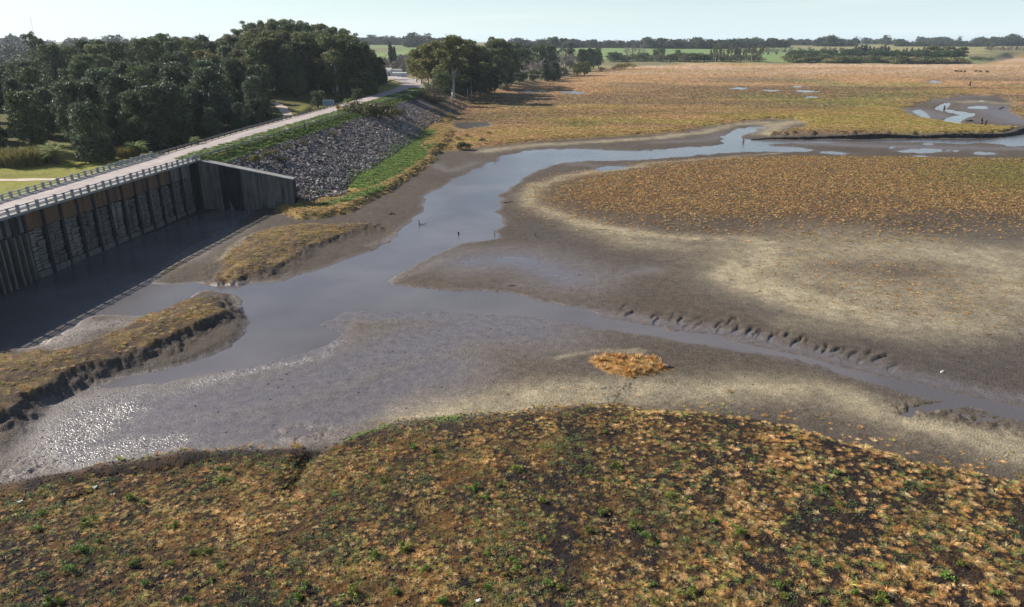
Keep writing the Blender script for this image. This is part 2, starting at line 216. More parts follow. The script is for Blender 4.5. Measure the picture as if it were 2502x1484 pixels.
def T(X, Y, full=False):
    X = np.asarray(X, float); Y = np.asarray(Y, float)
    R = np.hypot(X, Y); near = ss(900, 300, R)
    amp = 0.35+0.010*R
    wx = X+amp*(fbm(X*0.22, Y*0.22, 4, 3))*0.8+0.25*fbm(X*1.6, Y*1.6, 2, 5)
    wy = Y+amp*(fbm(X*0.22, Y*0.22, 4, 9))*0.8+0.25*fbm(X*1.6, Y*1.6, 2, 6)
    n1 = fbm(X*0.05, Y*0.05, 4, 21); n2 = fbm(X*0.5, Y*0.5, 4, 31)
    dW = sdf(WATER, wx, wy)
    for p in POOLS: dW = np.minimum(dW, sdf(p, wx, wy))
    z = np.where(dW < 0, -0.9*(1-np.exp(dW/2.5)), 0.04*ss(0, .35, dW)+0.34*(1-np.exp(-np.maximum(dW, 0)/7.0)))
    wetm = np.zeros(X.shape)
    for L, w, a in WETB: wetm = np.maximum(wetm, a*np.exp(-(pld(L, wx, wy)/w)**2*0.8))
    wetm = np.maximum(wetm, 0.9*np.exp(-np.maximum(dW, 0)/0.5))
    z = np.where(dW > 0, lerp(z, 0.045+0.03*n1, np.clip(wetm, 0, 1)*(dW > .1)), z)
    # plateaus
    d1 = sdf(V1, wx, wy); d2 = sdf(V2, wx, wy); d7 = np.minimum(sdf(V7, wx, wy, 80), sdf(V7R, wx, wy)); db = sdf(BANKV, wx, wy)
    e1 = lerp(0.5, 3.0, ss(-5, 10, X))
    z = z+lerp(.45, .95, ss(-25, 5, X))*ss(0.3, -1, d1/lerp(2.2, 3.0, ss(-5, 10, X)))+0.3*ss(0, -25, d1)
    z = z+0.75*ss(3, -9, d2)
    lo7 = sdf(W([(1840, 320), (2600, 315), (2600, 345), (1840, 345)]), X, Y)
    z = z+lerp(1.0*ss(3, -6, d7), 1.35*ss(0.6, -0.8, d7), ss(2, -2, lo7))
    z = z+1.1*ss(0.5, -2.5, db)
    ds = sdf(SPIT, wx, wy); dsl = sdf(SPITLOW, wx, wy); dm = sdf(MND, wx, wy); di = sdf(ISLE, wx, wy)
    rag = 0.9*fbm(X*.75, Y*.75, 4, 33)+.35*fbm(X*2.4, Y*2.4, 2, 34)
    z = z+0.35*ss(0.2, -1.5, dsl)+0.55*ss(2.6, .2, ds+rag*1.6)+0.5*ss(.7, -.5, ds+rag*1.3)+0.25*ss(-1, -5, ds)+0.12*(rag*ss(2.5, 0, np.abs(ds)))
    z = z+.35*ss(3.0, 0, dm+rag*1.6)+0.35*ss(0.7, -0.5, dm+rag*1.3)+0.4*ss(-.6, -4, dm)+0.45*ss(.3, -1.8, di)
    dpm = sdf(PITM, wx, wy); z = z+0.25*ss(0.4, -3, dpm)
    for L, dep, w in GUL: z = z-dep*np.exp(-(pld(L, wx, wy)/w)**2)
    jx = X+.35*fbm(X*1.1, Y*1.1, 3, 35); jy = Y+.35*fbm(X*1.1, Y*1.1, 3, 36)
    for L, am in SCARPS:
        d = pld(L, jx, jy, 6.0); q = np.exp(-(d/0.21)**2); z = z-0.30*am*q+0.08*am*np.exp(-(pld(L+np.array([-.3, .6]), jx, jy, 6.0)/0.4)**2)
    db2 = pld(BREAK, X, Y, 20); rough = np.exp(-(pld(W([(2215, 1005), (2290, 1010), (2420, 1035)]), X, Y)/2.2)**2)+np.exp(-(pld(W([(1000, 560), (960, 590), (900, 610)]), X, Y)/1.5)**2)*.5+np.exp(-(pld(W([(40, 1150), (90, 1145)]), X, Y)/1.8)**2)+.6*np.exp(-(pld(W([(720, 1060), (800, 1065)]), X, Y)/1.6)**2)+.9*np.exp(-(pld(W([(520, 690), (600, 680), (700, 670)]), X, Y)/1.6)**2)+.7*np.exp(-(pld(W([(870, 545), (930, 555)]), X, Y)/1.6)**2)
    z = z-0.45*np.exp(-(db2/0.5)**2)+rough*0.30*(np.abs(fbm(X*0.9, Y*0.9, 4, 61))*2-.6)
    dck = pld(CROWK, X, Y, 12); z = np.where(dW > -1.5, z+0.13*np.exp(-(dck/0.5)**2)*ss(0.3, 0.7, vn(X*.8, Y*.8, 5)), z)
    lump = 0.5+0.5*n2
    z = z+np.where(dW > 0, near*(0.03*n2+0.06*n1), 0)
    veg = np.maximum.reduce([ss(0.8, -1.5, d1), ss(2, -5, d2), ss(2, -3, d7), ss(.3, -1, db), ss(.5, -1, ds), ss(.4, -.8, dm), ss(.1, -.5, di)])
    z = z+veg*near*(0.10*fbm(X*.9, Y*.9, 3, 41)+0.05*fbm(X*3, Y*3, 2, 43))
    # ponds on the marsh
    dP = np.full(X.shape, 60.0)
    for p, lv in PONDS:
        d = sdf(p, wx*.5+X*.5, wy*.5+Y*.5, 40); dP = np.minimum(dP, d)
        k = ss(10, 1.5, d); z = lerp(z, lv+0.10, k); z = z-0.4*ss(0.4, -0.8, d)
    # dry land beyond the shore
    dl = sdf(LAND, X, Y, 400.0)
    park = 4.0+0.3*n1+12*np.exp(-(((X+150)/110)**2+((Y-440)/130)**2))+6*np.exp(-(((X+190)/60)**2+((Y-330)/120)**2))+10*ss(500, 1200, Y)*ss(200, -100, X)
    park = park+3.0*ss(-100, -140, X)*ss(260, 200, Y)*0
    far = 1.3+21*ss(1100, 2200, Y)+9*ss(2300, 4200, Y+0.1*X)+4*fbm(X*.0012, Y*.0012, 3, 77)*ss(1200, 2500, Y)+6*ss(700, 1500, Y)*ss(100, -400, X)
    left = ss(150, -60, X-(Y-700)*0.12)*ss(1500, 900, Y)
    landz = lerp(far, np.maximum(far, park), np.clip(left, 0, 1))
    landz = np.where(Y < 500, park, landz)
    m7 = ss(12, -14, dl)
    z = lerp(z, landz, np.where(X < -62, ss(8, -2, dl), m7))
    # road embankment
    rd, hw, rz = road_sd(X, Y)
    side = np.where(rd > 0, 1, -1); e = np.abs(rd)-hw-1.0
    onemb = (Y > DAM_Y1+0.3)
    slope = np.where(side > 0, 2.45, 1.9)
    ez = rz-0.06-np.maximum(e, 0)/slope
    ez2 = rz-0.06+np.maximum(e, 0)/2.0
    zz = np.where(e < 0, rz-0.06, np.where(z < rz, np.maximum(z, ez), np.minimum(z, ez2)))
    riprap = onemb & (side > 0) & (ez > z+0.15) & (e > 3.0)
    strip = onemb & (side > 0) & (ez > z) & (e <= 3.6)
    zz = np.where(riprap, ez+0.25*n2, zz)
    # the dam body stands between the reservoir bed and the park
    xm = (face_x(Y)+back_x(Y))/2
    low = np.where(X > xm, -1.2, 4.0)
    inb = (X > back_x(Y)+0.5) & (X < face_x(Y)-0.3)
    zd = np.where(inb, low, np.where(X <= xm, park, z))
    z = np.where(onemb, zz, zd)
    if not full: return z
    masks = dict(dW=dW, wet=wetm, d1=d1, d2=d2, d7=d7, db=db, ds=ds, dsl=dsl, dm=dm, di=di, dP=dP, dl=dl, rd=rd, hw=hw, riprap=riprap, strip=strip, wx=wx, wy=wy, n1=n1, n2=n2, veg=veg, d2d=sdf(V2D, wx, wy), rough=rough, onroad=(np.abs(rd) < hw+0.8) & onemb)
    return z, masks
def T1(x, y): return float(T(np.array([x]), np.array([y]))[0])
def hit(px, py):
    """world point where the ray through (px, py) meets the ground"""
    zs = np.linspace(26, 0, 261); pts = np.array([at(px, py, z) for z in zs]); g = T(pts[:, 0], pts[:, 1])
    for i in range(len(zs)):
        if g[i] >= zs[i]: return (pts[i, 0], pts[i, 1], float(g[i]))
    return (pts[-1, 0], pts[-1, 1], float(g[-1]))

# ------------------------------------------------------------------ materials
def srgb(r, g, b): return tuple(((c/255)/12.92 if c/255 <= 0.04045 else ((c/255+0.055)/1.055)**2.4) for c in (r, g, b))
class M:
    def __init__(s, name):
        s.m = bpy.data.materials.new(name); s.m.use_nodes = True; s.t = s.m.node_tree
        s.b = s.t.nodes['Principled BSDF']; s.out = s.t.nodes['Material Output']
    def n(s, t, **k):
        o = s.t.nodes.new(t)
        for a, v in k.items(): setattr(o, a, v)
        return o
    def l(s, a, b): s.t.links.new(a, b)
    def coord(s): return s.n('ShaderNodeTexCoord')
    def noise(s, scale, detail=4, vec=None, rough=0.55):
        o = s.n('ShaderNodeTexNoise'); o.inputs['Scale'].default_value = scale; o.inputs['Detail'].default_value = detail; o.inputs['Roughness'].default_value = rough
        if vec is not None: s.l(vec, o.inputs['Vector'])
        return o.outputs['Fac']
    def ramp(s, fac, stops):
        o = s.n('ShaderNodeValToRGB'); cr = o.color_ramp
        while len(cr.elements) < len(stops): cr.elements.new(0.5)
        for e, (p, c) in zip(cr.elements, stops): e.position = p; e.color = (*c, 1) if len(c) == 3 else c
        s.l(fac, o.inputs[0]); return o.outputs[0]
    def mix(s, f, a, b, mode='MIX'):
        o = s.n('ShaderNodeMix', data_type='RGBA', blend_type=mode)
        for k, v in (('Factor', f), ('A', a), ('B', b)):
            if isinstance(v, (int, float)): o.inputs[k].default_value = v
            elif isinstance(v, tuple): o.inputs[k].default_value = (*v, 1) if len(v) == 3 else v
            else: s.l(v, o.inputs[k])
        return o.outputs['Result']
    def math(s, op, a, b=0.0, c=0.0):
        o = s.n('ShaderNodeMath', operation=op)
        for i, v in enumerate((a, b, c)):
            if isinstance(v, (int, float)): o.inputs[i].default_value = v
            else: s.l(v, o.inputs[i])
        return o.outputs[0]
    def bump(s, h, strength=0.5, dist=0.05, nrm=None):
        o = s.n('ShaderNodeBump'); o.inputs['Strength'].default_value = strength; o.inputs['Distance'].default_value = dist
        s.l(h, o.inputs['Height'])
        if nrm is not None: s.l(nrm, o.inputs['Normal'])
        return o.outputs[0]
    def set(s, base=None, rough=None, spec=None, nrm=None):
        for k, v in (('Base Color', base), ('Roughness', rough), ('Specular IOR Level', spec), ('Normal', nrm)):
            if v is None: continue
            if isinstance(v, (int, float)): s.b.inputs[k].default_value = v
            elif isinstance(v, tuple): s.b.inputs[k].default_value = (*v, 1)
            else: s.l(v, s.b.inputs[k])
        return s.m
def simple(name, c1, c2, scale=3, rough=0.85, bump=0.3, bd=0.03, spec=0.3):
    m = M(name); co = m.coord().outputs['Object']; f = m.noise(scale, 5, co)
    return m.set(m.ramp(f, [(0.3, c1), (0.7, c2)]), rough, spec, m.bump(m.noise(scale*3, 4, co), bump, bd))
def leafmat(name, base, var=0.35, transl=0.25, inst=False, rough=0.6):
    m = M(name); oi = m.n('ShaderNodeObjectInfo')
    if inst:
        at_ = m.n('ShaderNodeAttribute', attribute_type='INSTANCER', attribute_name='tint'); tint = at_.outputs['Color']
    else: tint = oi.outputs['Color']
    g = m.n('ShaderNodeNewGeometry')
    hs = m.math('MULTIPLY_ADD', g.outputs['Random Per Island'], var*2, 1-var)
    c = m.mix(1.0, base, tint, 'MULTIPLY')
    v = m.n('ShaderNodeVectorMath', operation='SCALE'); m.l(c, v.inputs[0]); m.l(hs, v.inputs['Scale'])
    m.set(v.outputs[0], rough, 0.25)
    tr = m.n('ShaderNodeBsdfTranslucent'); m.l(v.outputs[0], tr.inputs['Color'])
    ms = m.n('ShaderNodeMixShader'); ms.inputs[0].default_value = transl
    m.l(m.b.outputs[0], ms.inputs[1]); m.l(tr.outputs[0], ms.inputs[2]); m.l(ms.outputs[0], m.out.inputs['Surface'])
    return m.m

# ground
g = M('earth'); ca = g.n('ShaderNodeVertexColor', layer_name='Col'); wt = g.n('ShaderNodeAttribute', attribute_name='wet'); gv = g.n('ShaderNodeAttribute', attribute_name='stony'); fa = g.n('ShaderNodeAttribute', attribute_name='nearby')
geo = g.n('ShaderNodeNewGeometry'); pos = geo.outputs['Position']
nA = g.noise(0.9, 6, pos, 0.65); nB = g.noise(4.2, 5, pos, 0.75)
vor = g.n('ShaderNodeTexVoronoi', feature='DISTANCE_TO_EDGE'); vor.inputs['Scale'].default_value = 2.6
wv = g.n('ShaderNodeVectorMath', operation='ADD'); g.l(pos, wv.inputs[0])
nv = g.n('ShaderNodeTexNoise'); nv.inputs['Scale'].default_value = 1.2; g.l(pos, nv.inputs['Vector'])
sc = g.n('ShaderNodeVectorMath', operation='SCALE'); sc.inputs['Scale'].default_value = 0.7; g.l(nv.outputs['Color'], sc.inputs[0]); g.l(sc.outputs[0], wv.inputs[1]); g.l(wv.outputs[0], vor.inputs['Vector'])
crack = g.math('SMOOTH_MIN', vor.outputs['Distance'], 0.12, 0.05)
vor2 = g.n('ShaderNodeTexVoronoi'); vor2.inputs['Scale'].default_value = 4.0; g.l(wv.outputs[0], vor2.inputs['Vector'])
mul = g.ramp(nA, [(0.3, (0.72, 0.71, 0.70)), (0.5, (1, 1, 1)), (0.72, (1.32, 1.30, 1.25))])
c1 = g.mix(1.0, ca.outputs['Color'], mul, 'MULTIPLY')
mul2 = g.ramp(nB, [(0.32, (0.55, 0.55, 0.55)), (0.5, (1, 1, 1)), (0.68, (1.55, 1.52, 1.45))]); c1 = g.mix(fa.outputs['Fac'], c1, g.mix(1.0, c1, mul2, 'MULTIPLY'))
stc = g.ramp(vor2.outputs['Color'], [(0.2, (0.7, 0.7, 0.7)), (0.55, (1.0, 1.0, 1.0)), (0.9, (1.5, 1.46, 1.4))])
c1 = g.mix(gv.outputs['Fac'], c1, g.mix(1.0, c1, stc, 'MULTIPLY'))
hh = g.math('MULTIPLY_ADD', nB, 0.6, g.math('MULTIPLY', crack, 4.0))
hh = g.math('ADD', hh, g.math('MULTIPLY', g.math('MULTIPLY', vor2.outputs['Distance'], gv.outputs['Fac']), -0.7))
bst = g.math('MULTIPLY_ADD', g.math('MULTIPLY', wt.outputs['Fac'], g.math('SUBTRACT', 1.0, gv.outputs['Fac'])), -0.62, 0.95)
bmp = g.n('ShaderNodeBump'); bmp.inputs['Distance'].default_value = 0.07; g.l(hh, bmp.inputs['Height']); g.l(g.math('MULTIPLY', bst, fa.outputs['Fac']), bmp.inputs['Strength'])
rg = g.math('MULTIPLY_ADD', wt.outputs['Fac'], -0.62, 0.95); rg = g.math('MULTIPLY_ADD', g.math('SUBTRACT', nA, 0.5), 0.25, rg)
g.set(c1, rg, g.math('MULTIPLY_ADD', wt.outputs['Fac'], 0.75, 0.1), bmp.outputs[0]); M_EARTH = g.m
# water
w = M('muddy_water'); geo = w.n('ShaderNodeNewGeometry'); mpw = w.n('ShaderNodeMapping'); mpw.inputs['Scale'].default_value = (1, 2.4, 1); w.l(geo.outputs['Position'], mpw.inputs['Vector'])
wn = w.noise(2.2, 4, mpw.outputs[0], 0.6); wn2 = w.noise(0.05, 3, geo.outputs['Position'])
w.set(w.ramp(wn2, [(0.35, (0.088, 0.077, 0.072)), (0.65, (0.13, 0.115, 0.108))]), 0.12, 0.5, w.bump(wn, 0.45, 0.05)); M_WATER = w.m; w.b.inputs['IOR'].default_value = 1.33
# concretes, road
def concrete(name, a, b, streak=True, bd=0.02, scale=.9):
    m = M(name); geo = m.n('ShaderNodeNewGeometry'); p = geo.outputs['Position']
    mp_ = m.n('ShaderNodeMapping'); mp_.inputs['Scale'].default_value = (1.6, 1.6, 0.22); m.l(p, mp_.inputs['Vector'])
    f = m.noise(scale, 6, mp_.outputs[0] if streak else p, 0.65)
    f2 = m.noise(5, 5, p)
    c = m.mix(1.0, m.ramp(f, [(0.32, a), (0.66, b)]), m.ramp(f2, [(0.3, (0.8, 0.8, 0.8)), (0.7, (1.15, 1.15, 1.15))]), 'MULTIPLY')
    return m.set(c, 0.9, 0.2, m.bump(f2, 0.5, bd))
M_CONC = concrete('weathered_concrete', (0.065, 0.059, 0.052), (0.185, 0.17, 0.15))
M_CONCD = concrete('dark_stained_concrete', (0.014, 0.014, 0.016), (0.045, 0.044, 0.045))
M_RUST = concrete('rust_stained_concrete', (0.05, 0.04, 0.034), (0.20, 0.115, 0.06), scale=.55)
M_PALEC = concrete('silty_concrete', (0.085, 0.078, 0.068), (0.24, 0.222, 0.195), bd=0.05)
M_RAIL = concrete('rail_concrete', (0.20, 0.21, 0.205), (0.38, 0.39, 0.38), streak=False)
M_DECK = concrete('deck_edge_concrete', (0.20, 0.19, 0.18), (0.34, 0.33, 0.30), streak=False)
r = M('asphalt'); geo = r.n('ShaderNodeNewGeometry'); mpr = r.n('ShaderNodeMapping'); mpr.inputs['Rotation'].default_value = (0, 0, math.radians(7)); mpr.inputs['Scale'].default_value = (1.4, 0.05, 1); r.l(geo.outputs['Position'], mpr.inputs['Vector'])
f = r.noise(1.0, 5, mpr.outputs[0]); f2 = r.noise(0.35, 5, geo.outputs['Position']); f3 = r.noise(14, 3, geo.outputs['Position'])
c = r.mix(1.0, r.ramp(f, [(0.3, (0.29, 0.25, 0.23)), (0.7, (0.42, 0.365, 0.335))]), r.ramp(f2, [(0.35, (0.86, 0.86, 0.88)), (0.65, (1.08, 1.06, 1.04))]), 'MULTIPLY')
M_ROAD = r.set(r.mix(0.5, c, r.mix(1.0, c, r.ramp(f3, [(0.3, (0.75, 0.75, 0.75)), (0.7, (1.2, 1.2, 1.2))]), 'MULTIPLY')), 0.9, 0.2, r.bump(f3, 0.3, 0.01))
M_PAINT = simple('road_paint', (0.42, 0.41, 0.39), (0.6, 0.6, 0.58), 2)
M_STEEL = simple('galvanised_steel', (0.10, 0.10, 0.095), (0.2, 0.2, 0.19), 2, 0.55)
M_WOODP = simple('dark_timber', (0.035, 0.03, 0.025), (0.08, 0.07, 0.06), 5)
M_STONE = M('riprap_stone'); oi = M_STONE.n('ShaderNodeObjectInfo'); co = M_STONE.n('ShaderNodeNewGeometry').outputs['Position']
_c = M_STONE.mix(1.0, M_STONE.ramp(oi.outputs['Random'], [(0.0, (0.05, 0.042, 0.037)), (0.45, (0.15, 0.126, 0.112)), (0.8, (0.31, 0.262, 0.235)), (1.0, (0.52, 0.45, 0.41))]), M_STONE.ramp(M_STONE.noise(3, 4, co), [(0.3, (0.75, 0.75, 0.75)), (0.7, (1.15, 1.15, 1.15))]), 'MULTIPLY')
M_STONE = M_STONE.set(_c, 0.9, 0.2)
M_BARKP = simple('pale_bark', (0.30, 0.27, 0.23), (0.62, 0.58, 0.52), 0.8)
M_BARKD = simple('dark_bark', (0.05, 0.04, 0.033), (0.12, 0.10, 0.085), 2)
M_TWIG = simple('grey_twigs', (0.17, 0.145, 0.13), (0.30, 0.26, 0.235), 0.6)
M_TWIGB = simple('brown_twigs', (0.11, 0.085, 0.07), (0.2, 0.155, 0.125), 0.6)
M_WHITE = simple('white_wall', (0.6, 0.6, 0.58), (0.8, 0.8, 0.78), 1)
M_ROOF = simple('pale_roof', (0.34, 0.31, 0.29), (0.5, 0.46, 0.43), 1)
M_GLASS = simple('dark_glass', (0.03, 0.035, 0.04), (0.05, 0.055, 0.06), 1, 0.15)
M_BLUE = simple('faded_blue_board', (0.16, 0.22, 0.28), (0.24, 0.31, 0.37), 3)
M_YEL = simple('yellow_sign', (0.62, 0.36, 0.03), (0.7, 0.42, 0.04), 3)
M_BLACK = simple('black_paint', (0.015, 0.015, 0.015), (0.025, 0.025, 0.025), 3)
M_RED = simple('red_white_steel', (0.35, 0.12, 0.1), (0.5, 0.3, 0.28), 0.1)
M_COW = simple('dark_hide', (0.02, 0.014, 0.01), (0.06, 0.035, 0.022), 1.5)
M_DRIFT = simple('wet_driftwood', (0.03, 0.025, 0.022), (0.09, 0.075, 0.065), 3)
M_LITTER = simple('white_litter', (0.6, 0.6, 0.58), (0.75, 0.75, 0.72), 3)
M_PATH = simple('dirt_path', (0.40, 0.31, 0.24), (0.56, 0.45, 0.36), 0.5)
L_CAS = leafmat('casuarina_leaves', (0.062, 0.082, 0.044), transl=.3)
L_EUC = leafmat('eucalyptus_leaves', (0.125, 0.135, 0.060), transl=.3)
L_OAK = leafmat('broad_leaves', (0.072, 0.096, 0.040))
L_CYP = leafmat('cypress_leaves', (0.028, 0.042, 0.022), transl=0.1)
L_PALM = leafmat('palm_leaves', (0.16, 0.20, 0.08), transl=.35)
L_SHRUB = leafmat('shrub_leaves', (0.12, 0.125, 0.07))
L_WEED = leafmat('weed_leaves', (0.13, 0.24, 0.05))
L_REED = leafmat('reed_leaves', (0.26, 0.22, 0.11))
L_GRASS = leafmat('grass_blades', (1, 1, 1), var=0.3, transl=0.3, inst=True, rough=0.7)
L_FAR = leafmat('far_leaves', (1, 1, 1), var=0.3, transl=0.15, inst=True)

def mesh(name, v, f, mat, smooth=False):
    me = bpy.data.meshes.new(name); me.from_pydata([tuple(p) for p in v], [], f)
    for m in (mat if isinstance(mat, (list, tuple)) else [mat]): me.materials.append(m)
    if smooth: me.polygons.foreach_set('use_smooth', [True]*len(me.polygons))
    return me
def obj(name, me, parent=None, loc=(0, 0, 0), **props):
    o = bpy.data.objects.new(name, me); COL.objects.link(o); o.location = loc
    if parent is not None: o.parent = parent
    for k, v in props.items(): o[k] = v
    return o
def empty(name, loc, label, cat, group=None, rz=0.0, scale=1.0):
    o = bpy.data.objects.new(name, None); COL.objects.link(o); o.location = loc; o.rotation_euler = (0, 0, rz); o.scale = (scale,)*3
    o['label'] = label; o['category'] = cat
    if group: o['group'] = group
    return o
class MB:
    def __init__(s): s.v = []; s.f = []
    def box(s, c, d, ax=(1, 0), jit=0.0):
        """box centred c, size d, x axis along ax in plan"""
        b = len(s.v); L = math.hypot(*ax); ux, uy = ax[0]/L, ax[1]/L
        for sz in (-.5, .5):
            for sx, sy in ((-.5, -.5), (.5, -.5), (.5, .5), (-.5, .5)):
                x = sx*d[0]+random.uniform(-jit, jit); y = sy*d[1]+random.uniform(-jit, jit)
                s.v.append((c[0]+x*ux-y*uy, c[1]+x*uy+y*ux, c[2]+sz*d[2]+random.uniform(-jit, jit)))
        for q in ((0, 3, 2, 1), (4, 5, 6, 7), (0, 1, 5, 4), (1, 2, 6, 5), (2, 3, 7, 6), (3, 0, 4, 7)): s.f.append(tuple(b+i for i in q))
        return s
    def tube(s, p, q, r0, r1, n=5):
        p = Vector(p); q = Vector(q); d = (q-p)
        if d.length < 1e-6: return s
        u = d.normalized().orthogonal(); w_ = d.normalized().cross(u); b = len(s.v)
        for c, r_ in ((p, r0), (q, r1)):
            for i in range(n):
                a = 2*math.pi*i/n; s.v.append(tuple(c+(u*math.cos(a)+w_*math.sin(a))*r_))
        for i in range(n): s.f.append((b+i, b+(i+1) % n, b+n+(i+1) % n, b+n+i))
        s.f.append(tuple(b+n+i for i in range(n))); s.f.append(tuple(b+n-1-i for i in range(n)))
        return s
    def path(s, pts, r0, r1, n=5):
        k = len(pts)-1
        for i in range(k): s.tube(pts[i], pts[i+1], r0+(r1-r0)*i/k, r0+(r1-r0)*(i+1)/k, n)
        return s
    def strip(s, L, R, h0=None):
        b = len(s.v); n = len(L)
        for a, c in zip(L, R): s.v += [tuple(a), tuple(c)]
        for i in range(n-1): s.f.append((b+2*i, b+2*i+1, b+2*i+3, b+2*i+2))
        return s
    def me(s, name, mat, smooth=False): return mesh(name, s.v, s.f, mat, smooth)

# ------------------------------------------------------------------ ground sheet
def build_ground():
    az = np.concatenate([np.linspace(-math.radians(180), -math.radians(46), 40)[:-1], np.arange(-math.radians(46), math.radians(46), 0.00165), np.linspace(math.radians(46), math.radians(180), 40)])
    yy = np.arange(IH+330, HOR+42, -2.75)
    th = PITCH+np.arctan((yy-IH/2)/FPX); rad = CAM_H/np.tan(th)
    rad = np.concatenate([[0.5, 8, 14, 18, 22], rad[rad > 24], np.geomspace(rad[-1]*1.02, 14000, 190)])
    A, Rr = np.meshgrid(az, rad); X = (Rr*np.sin(A)).ravel(); Y = (Rr*np.cos(A)).ravel()
    z, m = T(X, Y, True)
    z = np.where(np.hypot(X, Y) > 9000, z, z)
    na, nr = len(az), len(rad)
    # colours
    def c3(c): return np.array(c)[None, :]
    n = len(X); wx, wy, n1, n2 = m['wx'], m['wy'], m['n1'], m['n2']
    col = np.tile(c3((0.080, 0.065, 0.052)), (n, 1)); col *= (1+0.18*n1+0.1*n2)[:, None]
    def mixc(mask, c):
        nonlocal col
        c = c if isinstance(c, np.ndarray) else c3(c)
        col = col*(1-mask[:, None])+c*mask[:, None]
    pale = np.zeros(n); grav_glint = np.zeros(n); dark = np.zeros(n); green = np.zeros(n)
    for L, w_, a in PALE: pale = np.maximum(pale, a*np.exp(-(pld(L, wx, wy)/w_)**2*0.7))
    for L, w_, a in GRAVEL_GLINT: grav_glint = np.maximum(grav_glint, a*np.exp(-(pld(L, wx, wy)/w_)**2))
    for L, w_, a in DARKM: dark = np.maximum(dark, a*np.exp(-(pld(L, wx, wy)/w_)**2*0.8))
    for L, w_, a in GREEN: green = np.maximum(green, a*np.exp(-(pld(L, wx, wy, 90)/w_)**2*0.8))
    pn = fbm(X*.45, Y*.45, 4, 44); mixc(np.clip(pale*(0.85+0.3*n1+.45*pn), 0, 1)*.95, (0.33, 0.28, 0.185))
    mixc(dark*0.8, (0.050, 0.040, 0.034))
    wet = m['wet']*(1-0.7*pale)
    mixc(np.clip(wet, 0, 1)*0.85, (0.110, 0.089, 0.083))
    mixc(grav_glint*0.65, (0.20, 0.175, 0.16))  # pale gravel tone, with the wet mud's glints painted in
    vis = (m['dW'] < 0); mixc(vis.astype(float)*0.6, (0.09, 0.06, 0.045))
    # vegetated ground
    t1 = fbm(X*.35, Y*.35, 4, 51); t2 = fbm(X*.035, Y*.09, 4, 53); t3 = fbm(X*1.3, Y*1.3, 3, 55)
    soil = np.array([[0.019, 0.015, 0.014]]); lit = np.array([[0.11, 0.058, 0.02]])
    k = np.clip(0.22+0.9*t1+0.8*t3, 0, 1)[:, None]*(1-0.75*dark[:, None])*(1-.7*ss(5, 25, X-(Y-45)*.2)[:, None])
    v1c = soil*(1-k)+lit*k
    mixc(ss(0.6, -1.2, m['d1'])*(1-0.6*pale), v1c)
    k2 = np.clip(0.4+0.7*t3, 0, 1)[:, None]; v2c = np.array([[0.045, 0.034, 0.026]])*(1-k2)+np.array([[0.13, 0.075, 0.035]])*k2
    mixc(ss(6, -14, m['d2d'])*0.8, v2c)
    red = np.array([[0.33, 0.19, 0.09]]); yel = np.array([[0.23, 0.175, 0.05]]); brn = np.array([[0.16, 0.105, 0.065]]); tan = np.array([[0.38, 0.26, 0.16]])
    Rn = np.hypot(X, Y)
    redm = np.clip(0.5+1.1*t2+0.4*ss(330, 520, Y)-0.5*ss(60, 180, X)*ss(700, 400, Y), 0, 1)[:, None]
    mc = yel*(1-redm)+red*redm
    t4 = fbm(X*.008, Y*.02, 4, 57)
    bm = np.clip(ss(-0.12, 0.35, t4), 0, 1)[:, None]*0.85; mc = mc*(1-bm)+brn*bm
    tm = (ss(700, 1000, Y)*ss(-0.4, 0.3, t4+0.3*t2))[:, None]; mc = mc*(1-tm)+tan*tm
    gm = (green*0.75)[:, None]; mc = mc*(1-gm)+np.array([[0.14, 0.17, 0.045]])*gm
    mc = mc*(1+0.35*t3+0.25*t1)[:, None]
    mixc(ss(2.5, -2.5, m['d7'])*1.0, mc)
    mixc(ss(7, 0.3, m['dP'])*0.7*(m['d7'] < 2), (0.10, 0.08, 0.055))
    sv = np.array([[0.065, 0.046, 0.033]])*(1-k)+np.array([[0.19, 0.125, 0.05]])*k
    mixc(ss(.6, -.6, m['ds'])*0.85, sv); mixc(ss(.6, -.4, m['dm'])*0.9, sv*1.15)
    mixc(ss(.3, -.3, m['di']), (0.25, 0.14, 0.05))
    mixc(ss(.4, -.6, m['db']), np.array([[0.20, 0.14, 0.06]])*(1+.4*t1[:, None])); mixc(np.clip(green*1.1, 0, 1)*(m['d7'] > 1)*(m['d2d'] > -100)*ss(1.5, -.5, np.minimum(m['db'], m['d1'])), (0.085, 0.13, 0.03))
    # land
    dl = m['dl']; landm = ss(10, -8, dl)*1.0; landm = np.where(X < -55, ss(6, 0, dl), landm)
    lawn = np.array([[0.20, 0.195, 0.045]])*(1+.25*t1[:, None]+.25*n1[:, None])
    fieldn = vn(X*.0021+3, Y*.0035, 91); fc = np.where((fieldn > .68)[:, None], np.array([[0.15, 0.19, 0.08]]), np.where((fieldn > .35)[:, None], np.array([[0.15, 0.14, 0.07]]), np.array([[0.22, 0.20, 0.09]])))
    gf = ss(200, 120, np.abs(X-260+0.0*Y)-360)*ss(1380, 1420, Y)*ss(2350, 2200, Y); fc = fc*(1-gf[:, None])+np.array([[0.15, 0.21, 0.075]])*gf[:, None]
    gf2 = ss(60, -20, np.abs(X-1020)-330)*ss(1270, 1320, Y)*ss(1650, 1600, Y)*0; gf2 = ss(60, -20, np.hypot((X-610)/1.6, Y-1430)-110); fc = fc*(1-gf2[:, None])+np.array([[0.15, 0.21, 0.07]])*gf2[:, None]
    gf3 = ss(100, -60, np.hypot(X+230, (Y-1150)*.45)-170); fc = fc*(1-gf3[:, None])+np.array([[0.20, 0.27, 0.08]])*gf3[:, None]
